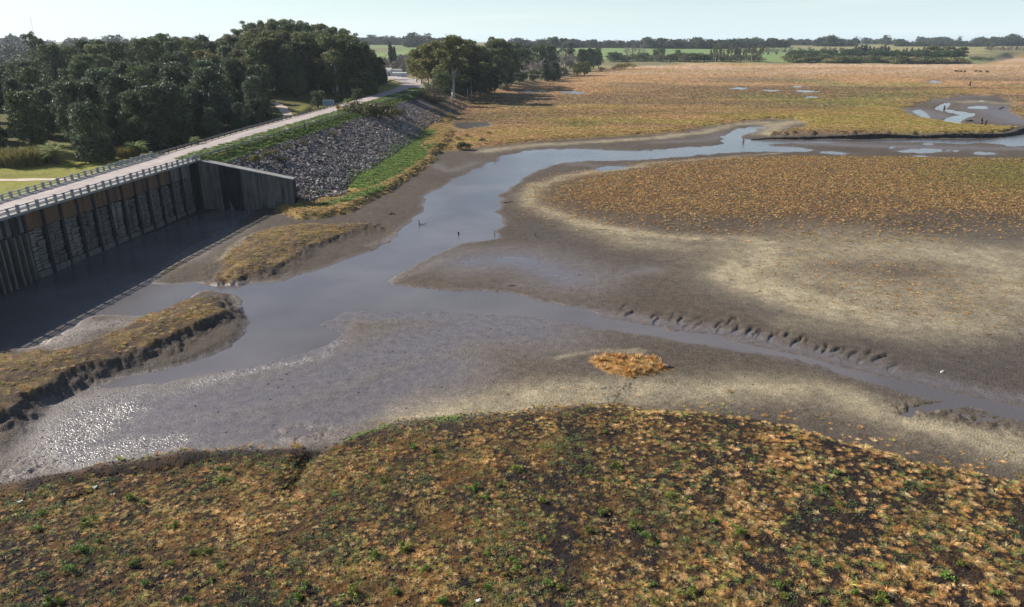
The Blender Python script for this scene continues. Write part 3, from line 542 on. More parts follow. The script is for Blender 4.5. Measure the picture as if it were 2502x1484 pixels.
    rightside = ss(-3, 14, m['rd'])*(Y > 300)*(Y < 1100); lawn = lawn*(1-rightside[:, None])+np.array([[0.17, 0.13, 0.07]])*(1+.3*t1[:, None])*rightside[:, None]
    lc = np.where((Y < 560)[:, None], lawn, np.where((Y < 1000)[:, None], lawn*(1-ss(560, 900, Y))[:, None]+np.array([[0.17, 0.15, 0.08]])*ss(560, 900, Y)[:, None], fc))
    mixc(landm, lc)
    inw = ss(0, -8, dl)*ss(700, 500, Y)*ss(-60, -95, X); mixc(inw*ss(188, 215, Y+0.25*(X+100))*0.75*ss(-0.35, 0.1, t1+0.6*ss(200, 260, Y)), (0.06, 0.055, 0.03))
    mixc(m['strip'].astype(float), np.array([[0.09, 0.14, 0.03]])*(1+.3*t1[:, None])); mixc(m['riprap'].astype(float), (0.10, 0.085, 0.08))
    mixc(m['onroad'].astype(float), (0.3, 0.25, 0.2))
    # hoof marks leading to the grassy islet
    rr = random.Random(5)
    for i in range(70):
        s_ = rr.random(); px = 1545-55*s_+rr.gauss(0, 12); py = 930+65*s_+rr.gauss(0, 5)
        if rr.random() < .15: px, py = 1390+rr.random()*120, 950+rr.gauss(0, 2)
        hx, hy = at(px, py, .3); q = np.exp(-(((X-hx)**2+(Y-hy)**2)/0.13**2)); z = z-0.10*q; mixc(q*.8, (0.04, 0.034, 0.03))
    col = np.clip(col, 0.004, 1)
    v = np.column_stack([X, Y, z]).astype(np.float32)
    idx = np.arange(na*nr).reshape(nr, na)
    a = idx[:-1, :-1].ravel(); b = idx[:-1, 1:].ravel(); c = idx[1:, 1:].ravel(); d = idx[1:, :-1].ravel()
    q = np.column_stack([a, d, c, b]).astype(np.int32)
    me = bpy.data.meshes.new('ground'); me.vertices.add(len(v)); me.vertices.foreach_set('co', v.ravel())
    me.loops.add(q.size); me.loops.foreach_set('vertex_index', q.ravel()); me.polygons.add(len(q))
    me.polygons.foreach_set('loop_start', np.arange(0, q.size, 4, dtype=np.int32)); me.polygons.foreach_set('loop_total', np.full(len(q), 4, np.int32))
    me.polygons.foreach_set('use_smooth', np.ones(len(q), bool)); me.update(calc_edges=True); me.validate()
    ca = me.color_attributes.new('Col', 'FLOAT_COLOR', 'POINT'); ca.data.foreach_set('color', np.column_stack([col, np.ones(n)]).astype(np.float32).ravel())
    slp = ss(.55, .3, z)*(1-.9*np.clip(m['rough']*1.6, 0, 1)); wetv = slp*np.clip(np.where(m['veg'] > .3, wet*.2, wet)+0.25*dark*(m['veg'] < .3), 0, 1)*(dl > 0)+np.clip(grav_glint*.3, 0, .3)
    for nm, arr in (('wet', np.clip(wetv, 0, 1)), ('stony', np.clip(grav_glint+0.5*m['rough'], 0, 1)), ('nearby', ss(900, 150, Rn)*0.9+0.1)):
        at_ = me.attributes.new(nm, 'FLOAT', 'POINT'); at_.data.foreach_set('value', arr.astype(np.float32))
    me.materials.append(M_EARTH)
    o = obj('ground', me); o['kind'] = 'structure'
build_ground()
# water sheets
wm = MB(); wm.v = [(-82, 30, 0), (460, 30, 0), (460, 330, 0), (-66, 330, 0)]; wm.f = [(0, 1, 2, 3)]
obj('water', wm.me('water', M_WATER), kind='structure')
for p, lv in PONDS:
    c = p.mean(0); e = [(c[0]+(q[0]-c[0])*1.04+np.sign(q[0]-c[0])*1.0, c[1]+(q[1]-c[1])*1.04+np.sign(q[1]-c[1])*1.5, lv) for q in p]
    obj('pond_water', mesh('pond_water', e, [tuple(range(len(e)))], M_WATER), kind='structure')

# ------------------------------------------------------------------ road and dam
def road_mesh():
    mb = MB(); Lp = []; Rp = []
    pts = RC
    for i in range(len(pts)):
        t = Vector(pts[min(i+1, len(pts)-1)][:2])-Vector(pts[max(i-1, 0)][:2]); t.normalize(); nrm = Vector((t.y, -t.x))
        hw = pts[i][2]-0.5
        Lp.append((pts[i][0]-nrm.x*hw, pts[i][1]-nrm.y*hw, pts[i][3]+0.02)); Rp.append((pts[i][0]+nrm.x*hw, pts[i][1]+nrm.y*hw, pts[i][3]+0.02))
    b = MB(); b.strip(Lp, Rp); b.v += [(x, y, z-.3) for x, y, z in Lp]+[(x, y, z-.3) for x, y, z in Rp]
    n = len(Lp)
    for i in range(n-1):
        b.f.append((2*i+2, 2*i, 2*n+i, 2*n+i+1)); b.f.append((2*i, 2*i, 0)) if False else None
        b.f.append((2*i+1, 2*i+3, 3*n+i+1, 3*n+i))
    b.f = [f for f in b.f if f]
    return b
obj('road', road_mesh().me('road', M_ROAD), kind='structure')
def along(s):
    """point, direction and half width s metres along the road from y = 40"""
    for i in range(len(RC)-1):
        a, b = Vector(RC[i][:2]), Vector(RC[i+1][:2]); L = (b-a).length
        if s <= L or i == len(RC)-2:
            t = s/L; return a.lerp(b, t), (b-a).normalized(), lerp(RC[i][2], RC[i+1][2], t), lerp(RC[i][3], RC[i+1][3], t)
        s -= L
mb = MB()
for k in range(45, 440, 9):
    p, d, hw, z = along(k); mb.box((p.x, p.y, z+0.026), (3.2, 0.14, 0.004), (d.x, d.y))
ln = obj('lane_marking', mb.me('lane_marking', M_PAINT)); ln['kind'] = 'structure'
# dirt path through the park and the track behind the dam
def path(ptsL, w_, name, z=4.0):
    pts = [hit(*p)[:2] for p in ptsL]; fine = []
    for i in range(len(pts)-1):
        for t in np.linspace(0, 1, 9)[:-1]: fine.append((lerp(pts[i][0], pts[i+1][0], t), lerp(pts[i][1], pts[i+1][1], t)))
    fine.append(pts[-1]); v = []; f = []
    for i, p in enumerate(fine):
        a = Vector(fine[max(i-1, 0)]); b = Vector(fine[min(i+1, len(fine)-1)]); d = (b-a).normalized(); nn = Vector((d.y, -d.x))
        for k in range(5):
            q = Vector(p)+nn*w_*(k/4-.5)*(1+.15*math.sin(i*1.3)); v.append((q.x, q.y, T1(q.x, q.y)+0.05+0.03*(1-abs(k-2)/2)))
    for i in range(len(fine)-1):
        for k in range(4): f.append((i*5+k, i*5+k+1, (i+1)*5+k+1, (i+1)*5+k))
    o = obj(name, mesh(name, v, f, M_PATH, True)); o['kind'] = 'structure'
path([(712, 298), (703, 280), (688, 262), (668, 252), (640, 246)], 4.2, 'dirt_path')
path([(330, 428), (250, 436), (150, 439), (0, 441), (-150, 446)], 3.0, 'dirt_track')

PI2 = math.pi/2
ang = Vector((FA1[0]-FA0[0], FA1[1]-FA0[1])).normalized(); AX = (ang.x, ang.y); NX = Vector((ang.y, -ang.x))   # along and out of the face
def fp(y, out=0.0, z=0.0):
    x = face_x(y); return (x+NX.x*out, y+NX.y*out, z)
y0 = DAM_Y0; y1 = DAM_Y1
dam = empty('dam', fp((y0+y1)/2, -5, -1.5), 'dark concrete dam wall with orange stained upper bays below the road', 'dam')
def dpart(name, mb, mat, lab=None):
    o = obj(name, mb.me(name, mat)); o.parent = dam; o.location = (-dam.location[0], -dam.location[1], -dam.location[2])
    if lab: o['label'] = lab
    return o
b = MB()
q = [fp(y0, -0.9), fp(y1, -0.9), (back_x(y1)-.2, y1+.6), (back_x(y0)-.2, y0)]
b.v = [(p[0], p[1], z) for z in (-1.6, 10.95) for p in q]
b.f = [(0, 3, 2, 1), (4, 5, 6, 7), (0, 1, 5, 4), (1, 2, 6, 5), (2, 3, 7, 6), (3, 0, 4, 7)]
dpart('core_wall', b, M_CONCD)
BAY = 4.1; ya = 109.3
edges = [ya-BAY*k for k in range(16, 0, -1)]+[ya+BAY*k for k in range(0, 13)]
edges = [e for e in edges if y0 < e < y1+.2]
rb = random.Random(3)
for k in range(len(edges)-1):
    e0, e1 = edges[k], edges[k+1]; ym = (e0+e1)/2; L = e1-e0
    sl = math.hypot(1, (FA1[0]-FA0[0])/(FA1[1]-FA0[1]))*L
    orange = ya-1 < ym < ya+BAY*10
    gate = ya-BAY*4 < ym < ya-1
    up = MB().box(fp(ym, -0.38, 9.35), (sl-0.62, 1.0, 2.7), AX)
    dpart('wall_panel', up, M_RUST if orange else M_CONC, None)
    # lower courses of rough stone-faced concrete, each course a little in or out
    lo = MB(); zz = 1.1; half = sl/2
    for j in range(2):
        zz = 1.1
        while zz < 7.7:
            h = rb.uniform(0.42, 0.72); h = min(h, 7.9-zz)
            off = (j-.5)*half; c = fp(ym, -0.62+rb.uniform(-.16, .10), zz+h/2); c = (c[0]+AX[0]*off, c[1]+AX[1]*off, c[2])
            lo.box(c, (half-0.10, 0.9, h-0.10), AX, 0.06); zz += h
    dpart('stone_facing', lo, M_PALEC if rb.random() < .5 else M_CONC)
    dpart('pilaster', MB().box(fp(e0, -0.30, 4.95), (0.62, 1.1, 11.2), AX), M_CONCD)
    base = MB().box(fp(ym, -0.45, 0.3), (sl-0.7, 1.2, 1.5), AX, .04); dpart('wall_footing', base, M_CONC)
    if gate:
        for s_ in (-1.0, 0.0, 1.0):
            c = fp(ym, 0.25, 4.2); dpart('buttress', MB().box((c[0]+AX[0]*s_*1.25, c[1]+AX[1]*s_*1.25, 4.0), (0.35, 1.2, 7.8), AX), M_CONC)
        dpart('sluice_recess', MB().box(fp(ym, 0.1, 9.3), (1.5, 0.5, 2.9), AX), M_CONCD)
dpart('deck_edge', MB().box(fp((y0+y1)/2, -0.2, 10.98), ((y1-y0)*1.003, 1.24, 0.42), AX), M_DECK)
dpart('kerb', MB().box(fp((y0+y1)/2, -0.95, 11.27), ((y1-y0)*1.003, 0.22, 0.16), AX), M_DECK)
# wing wall running down the end of the embankment
wx0, wy0 = fp(y1, 0)[:2]; WE = hit(713, 470); we = (-49.6, y1+0.2)
wing = MB()
top = [(wx0-0.4, y1+.3, 10.9), (wx0+3, y1+.3, 10.2), (we[0], we[1]+.3, 6.9)]
prof = [(wx0-0.9, 11.05), (wx0+1.2, 10.95), (we[0], 6.75)]
for i, (x, z) in enumerate(prof):
    for yy in (y1-0.45, y1+1.5): wing.v += [(x, yy, -1.5), (x, yy, z)]
for i in range(2):
    a = i*4; c = a+4
    wing.f += [(a, c, c+1, a+1), (a+2, a+3, c+3, c+2), (a+1, c+1, c+3, a+3)]
wing.f += [(0, 1, 3, 2), (8, 10, 11, 9)]
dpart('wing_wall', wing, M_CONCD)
cp = MB()
for i, (x, z) in enumerate(prof):
    for yy in (y1-0.7, y1+1.7): cp.v += [(x, yy, z+.004), (x, yy, z+.2)]
for i in range(2):
    a = i*4; c = a+4; cp.f += [(a, c, c+1, a+1), (a+2, a+3, c+3, c+2), (a+1, c+1, c+3, a+3), (a, a+2, c+2, c)]
cp.f += [(0, 1, 3, 2), (8, 10, 11, 9)]
dpart('wing_coping', cp, M_DECK)
for k in range(0, 5):
    xa, xb = wx0+4.6*k+.6, min(wx0+4.6*(k+1)+.5, we[0]-.1); q = MB(); zi = lambda x: float(np.interp(x, [p[0] for p in prof], [p[1] for p in prof]))-.08
    q.v = [(x, y1+yy, z) for yy in (-.42, -.62) for x, z in ((xa, -1.4), (xb, -1.4), (xb, zi(xb)), (xa, zi(xa)))]; q.f = [(3, 2, 1, 0), (4, 5, 6, 7), (0, 1, 5, 4), (1, 2, 6, 5), (2, 3, 7, 6), (3, 0, 4, 7)]; dpart('wing_panel', q, M_CONC if k != 1 else M_CONCD)
dpart('pier', MB().box(fp(y1-.6, -0.25, 5), (1.3, 1.5, 11.6), AX), M_CONCD)

# concrete railings with square posts and two rails
def railing(name, label, pf, ys, big0, endpost):
    r_ = empty(name, (*pf(ys[0]), ROAD_Z+.02), label, 'railing')
    base = Vector(r_.location)
    def rp_(nm, mb, mat=M_RAIL): o = obj(nm, mb.me(nm, mat)); o.parent = r_; o.location = -base; return o
    for i, y in enumerate(ys):
        p = pf(y); bigp = (i % 2 == big0); end = endpost and i in (0, len(ys)-1)
        d = (0.62, 0.5) if end else ((0.46, 0.34) if bigp else (0.30, 0.28)); h = 1.35 if end else (1.22 if bigp else 1.08)
        rp_('post', MB().box((p[0], p[1], ROAD_Z+.02+h/2), (d[0], d[1], h), AX))
        if i < len(ys)-1:
            q = pf(ys[i+1]); c = ((p[0]+q[0])/2, (p[1]+q[1])/2); L = math.hypot(q[0]-p[0], q[1]-p[1])
            for zr in (0.58, 1.0): rp_('rail', MB().box((c[0], c[1], ROAD_Z+zr), (L-.3, 0.13, 0.14), (q[0]-p[0], q[1]-p[1])))
SP = 2.05
ysn = [y for y in (ya-0.6+SP*k for k in range(-18, 26)) if y < y1-0.2]; ysn[-1] = y1-0.3
railing('railing', 'white concrete post railing along the water side of the dam crest', lambda y: (face_x(y)+NX.x*.22, y+NX.y*.22), ysn, 0, True)
yfe = float(FAR[1][1]); ysf = [yfe-SP*k for k in range(0, 36)][::-1]
railing('railing', 'weathered concrete post railing along the park side of the dam crest', lambda y: (back_x(y)+.25, y), ysf, 1, True)
b = MB(); b.box(((back_x(118)+.9), 118, 11.24), ((yfe-60)*1.0, 0.9, 0.14), (BA1[0]-BA0[0], BA1[1]-BA0[1])); o = obj('sidewalk_kerb', b.me('sidewalk_kerb', M_DECK), kind='structure')
dpart('parapet_plinth', MB().box((back_x(118)+.25, 118, 11.16), ((yfe-60), 0.42, 0.5), (BA1[0]-BA0[0], BA1[1]-BA0[1])), M_DECK)

def guardrail(label, s0, s1, side, step):
    p, d, hw, z = along(s0); g_ = empty('guardrail', (p.x, p.y, z), label, 'guardrail'); base = Vector(g_.location)
    pts = []; s = s0
    while s < s1:
        p, d, hw, z = along(s); nn = Vector((d.y, -d.x))*side
        q = (p.x+nn.x*(hw+.1), p.y+nn.y*(hw+.1)); pts.append((q[0], q[1], z, d)); s += step
    pm = None
    for k, (x, y, z, d) in enumerate(pts):
        if pm is None: pm = MB().box((0, 0, 0.32), (0.2, 0.2, 0.95), (1, 0)).me('post', M_WOODP)
        o = obj('post', pm); o.parent = g_; o.location = (x-base.x, y-base.y, z-base.z)
    b = MB()
    for i in range(len(pts)-1):
        a, c = pts[i], pts[i+1]
        for zr, hh, th_ in ((0.74, .13, .07), (0.60, .09, .03), (0.48, .13, .07)):
            b.box(((a[0]+c[0])/2, (a[1]+c[1])/2, (a[2]+c[2])/2+zr), (math.hypot(c[0]-a[0], c[1]-a[1])+.02, th_, hh), (c[0]-a[0], c[1]-a[1]))
    o = obj('rail', b.me('rail', M_STEEL)); o.parent = g_; o.location = -base
def s_at(yv):
    s = 0
    for i in range(len(RC)-1):
        if RC[i+1][1] > yv: return s
        s += math.hypot(RC[i+1][0]-RC[i][0], RC[i+1][1]-RC[i][1])
    return s
guardrail('steel guardrail on timber posts between the road and the rock slope', s_at(y1)+0.5, s_at(418), 1, 4.0)
guardrail('steel guardrail on timber posts between the road and the park', s_at(yfe)+2, s_at(330), -1, 4.0)

# road sign, marker posts, board
def roadpt(px, py, z=ROAD_Z): return at(px, py, z)
x, y = at(828, 283, 11.2); sg = empty('warning_sign', (x, y, 11.1), 'yellow diamond winding road sign standing at the guardrail above the rocks', 'road sign')
o = obj('sign_post', MB().box((0, 0, 1.5), (0.14, 0.14, 3.0)).me('sign_post', M_WOODP), sg)
pl = MB(); R_ = 1.0
for yy in (-0.10, -0.05): pl.v += [(0, yy, 3.0-R_), (R_, yy, 3.0), (0, yy, 3.0+R_), (-R_, yy, 3.0)]
pl.f = [(0, 1, 2, 3), (7, 6, 5, 4)]+[(i, i+4, (i+1) % 4+4, (i+1) % 4) for i in range(4)]
plo = obj('sign_plate', pl.me('sign_plate', M_YEL), sg)
ar = MB()
P_ = [(-.22, 2.45), (-.22, 2.8), (.18, 3.0), (-.12, 3.25), (-.12, 3.5)]
for i in range(4):
    a, c = P_[i], P_[i+1]; ar.tube((a[0], -.115, a[1]), (c[0], -.115, c[1]), .075, .075, 4)
ar.v += [(-.34, -.12, 3.42), (.10, -.12, 3.42), (-.12, -.12, 3.72)]; ar.f.append(tuple(range(len(ar.v)-3, len(ar.v))))
obj('arrow', ar.me('arrow', M_BLACK), plo)
for k, (px, py, h, lab) in enumerate([(655*1.0, 0, 0, 0)]): pass
for (px, py, h, lab) in [(745, 313, 1.7, 'slim dark marker post at the guardrail left of the yellow sign'), (869, 277, 1.5, 'slim dark marker post at the guardrail just right of the yellow sign'), (1160/2.473*.6597+593.7+0, 232, 2.2, 'thin green sign post on the park side of the road before the bend')]:
    x, y = at(px, py, 11.2); pz = empty('marker_post', (x, y, 11.1), lab, 'post')
    obj('shaft', MB().box((0, 0, h/2), (0.16, 0.12, h)).me('shaft', M_WOODP), pz); obj('cap', MB().box((0, 0, h+.1), (0.3, 0.08, 0.35)).me('cap', M_STEEL), pz)
x, y = at(815, 262, 11.0); bd = empty('billboard', (x-3, y+4, T1(x-3, y+4)), 'faded blue sign board standing beyond the guardrail in front of the bushes', 'sign board')
zb = 11.3-bd.location.z
obj('board', MB().box((0, 0, zb+1.0), (4.4, 0.12, 2.3)).me('board', M_BLUE), bd)
obj('board_frame', MB().box((0, -.02, zb+2.2), (4.6, .2, .1)).box((0, -.02, zb-.2), (4.6, .2, .1)).box((-2.25, -.02, zb+1), (.1, .2, 2.5)).box((2.25, -.02, zb+1), (.1, .2, 2.5)).me('board_frame', M_WHITE), bd)
for sx in (-1.8, 1.8): obj('leg', MB().box((sx, 0.12, zb/2), (0.18, 0.12, zb+.8)).me('leg', M_WOODP), bd)

# ------------------------------------------------------------------ scatter (geometry nodes)
def proto_coll(name, objs):
    c = bpy.data.collections.new(name)
    for me in objs:
        o = bpy.data.objects.new(me.name, me); c.objects.link(o)
    return c
def scatter(name, pts, rot, scl, tint, idx, coll, **props):
    n = len(pts); me = bpy.data.meshes.new(name); me.vertices.add(n); me.vertices.foreach_set('co', np.asarray(pts, np.float32).ravel())
    a = me.attributes.new('rot', 'FLOAT_VECTOR', 'POINT'); a.data.foreach_set('vector', np.asarray(rot, np.float32).ravel())
    a = me.attributes.new('scl', 'FLOAT_VECTOR', 'POINT'); a.data.foreach_set('vector', np.asarray(scl, np.float32).ravel())
    a = me.attributes.new('tint', 'FLOAT_COLOR', 'POINT'); a.data.foreach_set('color', np.column_stack([tint, np.ones(n)]).astype(np.float32).ravel())
    a = me.attributes.new('idx', 'INT', 'POINT'); a.data.foreach_set('value', np.asarray(idx, np.int32))
    o = obj(name, me); ng = bpy.data.node_groups.new(name, 'GeometryNodeTree')
    ng.interface.new_socket('Geometry', in_out='INPUT', socket_type='NodeSocketGeometry'); ng.interface.new_socket('Geometry', in_out='OUTPUT', socket_type='NodeSocketGeometry')
    i = ng.nodes.new('NodeGroupInput'); q = ng.nodes.new('NodeGroupOutput'); ip = ng.nodes.new('GeometryNodeInstanceOnPoints'); ci = ng.nodes.new('GeometryNodeCollectionInfo')
    ci.inputs['Collection'].default_value = coll; ci.inputs['Separate Children'].default_value = True; ci.inputs['Reset Children'].default_value = True
    def na(nm, t):
        x = ng.nodes.new('GeometryNodeInputNamedAttribute'); x.data_type = t; x.inputs['Name'].default_value = nm; return x.outputs['Attribute']
    ip.inputs['Pick Instance'].default_value = True
    ng.links.new(i.outputs[0], ip.inputs['Points']); ng.links.new(ci.outputs[0], ip.inputs['Instance']); ng.links.new(na('idx', 'INT'), ip.inputs['Instance Index'])
    ng.links.new(na('rot', 'FLOAT_VECTOR'), ip.inputs['Rotation']); ng.links.new(na('scl', 'FLOAT_VECTOR'), ip.inputs['Scale']); ng.links.new(ip.outputs[0], q.inputs[0])
    md = o.modifiers.new('scatter', 'NODES'); md.node_group = ng
    for k, v in props.items(): o[k] = v
    return o

# grass tuft prototypes
def tuft(name, n, h, spread, droop, wd, mat, rnd, bias=(0.0, 0.0), seg=2):
    v = []; f = []
    for i in range(n):
        a = rnd.uniform(0, 2*math.pi); r0 = spread*0.35*math.sqrt(rnd.random()); bx, by = r0*math.cos(a), r0*math.sin(a)
        a2 = a+rnd.gauss(0, .6); L = h*rnd.uniform(.55, 1.1); out = spread*rnd.uniform(.3, 1.2); dx, dy = math.cos(a2)*out+bias[0], math.sin(a2)*out+bias[1]
        px_, py_ = -math.sin(a2), math.cos(a2); b = len(v)
        for s in range(seg+1):
            t = s/seg; z = L*(t-droop*t*t); w_ = wd*(1-t*.75)
            for sg_ in (-1, 1): v.append((bx+dx*t**1.3+px_*w_*sg_, by+dy*t**1.3+py_*w_*sg_, z-0.03))
        for s in range(seg): f.append((b+2*s, b+2*s+1, b+2*s+3, b+2*s+2))
    return mesh(name, v, f, mat)
def leafy(name, n, h, spread, sz, mat, rnd, dome=True):
    v = []; f = []
    for i in range(n):
        a = rnd.uniform(0, 2*math.pi); r0 = math.sqrt(rnd.random()); zz = h*(math.sqrt(max(0, 1-r0*r0)) if dome else rnd.random())*rnd.uniform(.55, 1.0)
        c = Vector((math.cos(a)*r0*spread, math.sin(a)*r0*spread, zz)); u = Vector((rnd.gauss(0, 1), rnd.gauss(0, 1), rnd.gauss(0, .6))).normalized(); w_ = u.cross(Vector((rnd.gauss(0, 1), rnd.gauss(0, 1), rnd.gauss(0, 1)))).normalized()
        b = len(v); s = sz*rnd.uniform(.6, 1.3)
        v += [tuple(c-u*s), tuple(c+w_*s*.45), tuple(c+u*s), tuple(c-w_*s*.45)]; f.append((b, b+1, b+2, b+3))
    return mesh(name, v, f, mat)
rg_ = random.Random(21)
dry = [tuft('dry_tuft', 36, .40, .34, .55, .018, L_GRASS, rg_, (rg_.uniform(-.25, .3), rg_.uniform(-.2, .1))) for k in range(5)]
flat_ = [tuft('flat_tuft', 20, .17, .50, .7, .015, L_GRASS, rg_, (.2, -.05)) for k in range(3)]
herb = [leafy('herb', 34, .16, .30, .055, L_GRASS, rg_) for k in range(3)]
tall = [tuft('tall_tuft', 34, .85, .38, .25, .022, L_GRASS, rg_, seg=3) for k in range(3)]
fart = [tuft('far_tuft', 16, .55, .60, .5, .06, L_GRASS, rg_) for k in range(4)]
clod = []
for k in range(3):
    bm = bmesh.new(); bmesh.ops.create_icosphere(bm, subdivisions=1, radius=.09)
    for q in bm.verts: q.co *= rg_.uniform(.6, 1.2); q.co.z *= .7
    me = bpy.data.meshes.new('clod'); bm.to_mesh(me); bm.free(); me.materials.append(leafmat('clod_earth', (1, 1, 1), 0, 0, True, .95) if k == 0 else clod[0].materials[0]); clod.append(me)
TU = proto_coll('tuft_kinds', dry+flat_+herb+tall+fart+clod)
order = sorted(o.name for o in TU.objects)
def ids(stem): return [i for i, nme in enumerate(order) if nme.split('.')[0] == stem]
I_DRY, I_FLAT, I_HERB, I_TALL, I_FAR, I_CLOD = [ids(s) for s in ('dry_tuft', 'flat_tuft', 'herb', 'tall_tuft', 'far_tuft', 'clod')]
def rot_scl(n, s, zs=1.0):
    return np.column_stack([np.zeros(n), np.zeros(n), RS.uniform(0, 2*np.pi, n)]), np.column_stack([s, s, s*zs])
def tintmix(n, cols, wts, jit=.18):
    c = np.array(cols)[RS.choice(len(cols), n, p=np.array(wts)/sum(wts))]; return c*RS.uniform(1-jit, 1+jit, (n, 1))*RS.uniform(.94, 1.06, (n, 3))
STRAW = [(.62, .40, .18), (.48, .27, .095), (.38, .215, .075), (.58, .43, .21), (.27, .15, .055)]
OLIVE = [(.30, .27, .07), (.22, .23, .07), (.36, .30, .09)]
GREENC = [(.14, .25, .06), (.20, .30, .08), (.24, .33, .14)]
def pts_in(n, x0, x1, y0_, y1_): return RS.uniform(x0, x1, n), RS.uniform(y0_, y1_, n)
def infr(X, Y, mrg=1.42, z=0): return (np.abs(X) < (Y*0.94+CAM_H*.34)*0.72*mrg+4)

# foreground field
N = 215000; X, Y = pts_in(N, -80, 112, 29, 78); z, m = T(X, Y, True); patch = fbm(X*.33, Y*.33, 4, 51); p2 = fbm(X*.11, Y*.11, 3, 91)
dkm = np.zeros(N)
for L, w_, a in DARKM: dkm = np.maximum(dkm, a*np.exp(-(pld(L, X, Y)/w_)**2*.8))
right = ss(5, 25, X-(Y-45)*0.2)
dens = (np.clip(.56+.7*patch-.5*dkm, 0.06, 1)*(1-right)+np.clip(.26+.40*patch, 0.04, 1)*right)*ss(1.0, -1.5, m['d1']+lerp(2.6, 0, ss(-12, 2, X)))*.85
sparse = ss(6.5, 0, m['d1'])*ss(-8, 12, X)*0.05*(m['dW'] > 2.5)
keep = (RS.rand(N) < np.maximum(dens, sparse)*.80) & infr(X, Y)
X, Y, z, patch, right, d1_ = X[keep], Y[keep], z[keep], patch[keep], right[keep], m['d1'][keep]; n = len(X)
s = RS.uniform(.30, .78, n)*(1+.5*right)*(1+.4*(RS.rand(n) < .06))*.92; isflat = RS.rand(n) < .45*(1-right)
idx = np.where(isflat, RS.choice(I_FLAT, n), RS.choice(I_DRY, n)); r_, sc_ = rot_scl(n, s)
r_[:, 2] = np.where(RS.rand(n) < .6, RS.normal(0, .5, n), r_[:, 2])
tn = np.where((RS.rand(n) < .16+.20*(1-right))[:, None], tintmix(n, OLIVE, [1, 1, 1]), tintmix(n, STRAW, [3, 4, 3, 2, 2]))
tn = tn*(1.18+0.06*right)[:, None]*np.clip(1+.6*fbm(X*.5, Y*.5, 3, 12), .5, 1.4)[:, None]
scatter('dry_grass', np.column_stack([X, Y, z]), r_, sc_, tn, idx, TU, kind='stuff', label='dry orange grass tufts covering the dark soil in the foreground')
N = 37000; X, Y = pts_in(N, -80, 112, 29, 72); z, m = T(X, Y, True); p2 = fbm(X*.16, Y*.16, 4, 95)
keep = (RS.rand(N) < np.clip(.28+.95*p2, 0.05, 1)*ss(-.5, -3, m['d1'])) & infr(X, Y); X, Y, z = X[keep], Y[keep], z[keep]; n = len(X); r_, sc_ = rot_scl(n, RS.uniform(.5, 1.3, n))
scatter('herb_cover', np.column_stack([X, Y, z]), r_, sc_, tintmix(n, GREENC+[(.28, .29, .14), (.22, .20, .08)], [2, 2, 3, 3, 4])*.8, RS.choice(I_HERB, n), TU, kind='stuff', label='low green and grey herbs between the dry tufts')
N = 82000; X, Y = pts_in(N, -80, 112, 29, 74); z, m = T(X, Y, True); keep = (m['d1'] < .2) & infr(X, Y) & (RS.rand(N) < .7); X, Y, z = X[keep], Y[keep], z[keep]; n = len(X); r_, sc_ = rot_scl(n, RS.uniform(.4, 1.5, n))
scatter('soil_clods', np.column_stack([X, Y, z]), r_, sc_, tintmix(n, [(.03, .024, .019), (.045, .035, .028), (.07, .045, .028)], [3, 2, 1]), RS.choice(I_CLOD, n), TU, kind='stuff', label='dark cloddy soil')

# middle island of tussocks
N = 265000; X, Y = pts_in(N, 0, 232, 74, 235); z, m = T(X, Y, True); t3 = fbm(X*.25, Y*.25, 3, 15)
thin = ss(0, 1, (Y-118)/45.0)
dA = ss(5, -15, m['d2d'])*np.clip(.6+.5*t3+.3*thin, .15, 1)*(0.6+.4*thin)*.85
dB = ss(13, -4, m['d2'])*.24
patchE = W([(1900, 640), (2050, 630), (2250, 655), (2400, 700), (2420, 750), (2250, 765), (2050, 730), (1930, 690)]); dE = sdf(patchE, X, Y); dB = np.maximum(dB, ss(12, -5, dE)*.26)
keep = (RS.rand(N) < np.maximum(dA, dB*(m['dW'] > 4))) & infr(X, Y) & (m['dW'] > .8); gm = np.zeros(N)
for L, w_, a in GREEN: gm = np.maximum(gm, a*np.exp(-(pld(L, X, Y, 60)/w_)**2*.8))
bare = np.exp(-((X-at(2100, 505)[0])**2/14**2+(Y-at(2100, 505)[1])**2/7**2)); keep &= RS.rand(N) > bare*.6
X, Y, z, gm, dd = X[keep], Y[keep], z[keep], gm[keep], dE[keep]; n = len(X)
r_, sc_ = rot_scl(n, RS.uniform(.30, .68, n)*np.where(Y > 130, 1.1, .85), 1.35); r_[:, 2] = np.where(RS.rand(n) < .6, RS.normal(0, .5, n), r_[:, 2])
tn = tintmix(n, STRAW, [4, 4, 2, 2, 1]); og = (RS.rand(n) < .10+.8*gm+.35*ss(60, 160, X)*ss(130, 200, Y))[:, None]; tn = np.where(og, tintmix(n, OLIVE, [2, 1, 2]), tn)
scatter('tussock_grass', np.column_stack([X, Y, z]), r_, sc_, tn, np.where(RS.rand(n) < .7, RS.choice(I_DRY, n), RS.choice(I_FAR, n)), TU, kind='stuff', label='orange tussocks on the mud island across the stream')

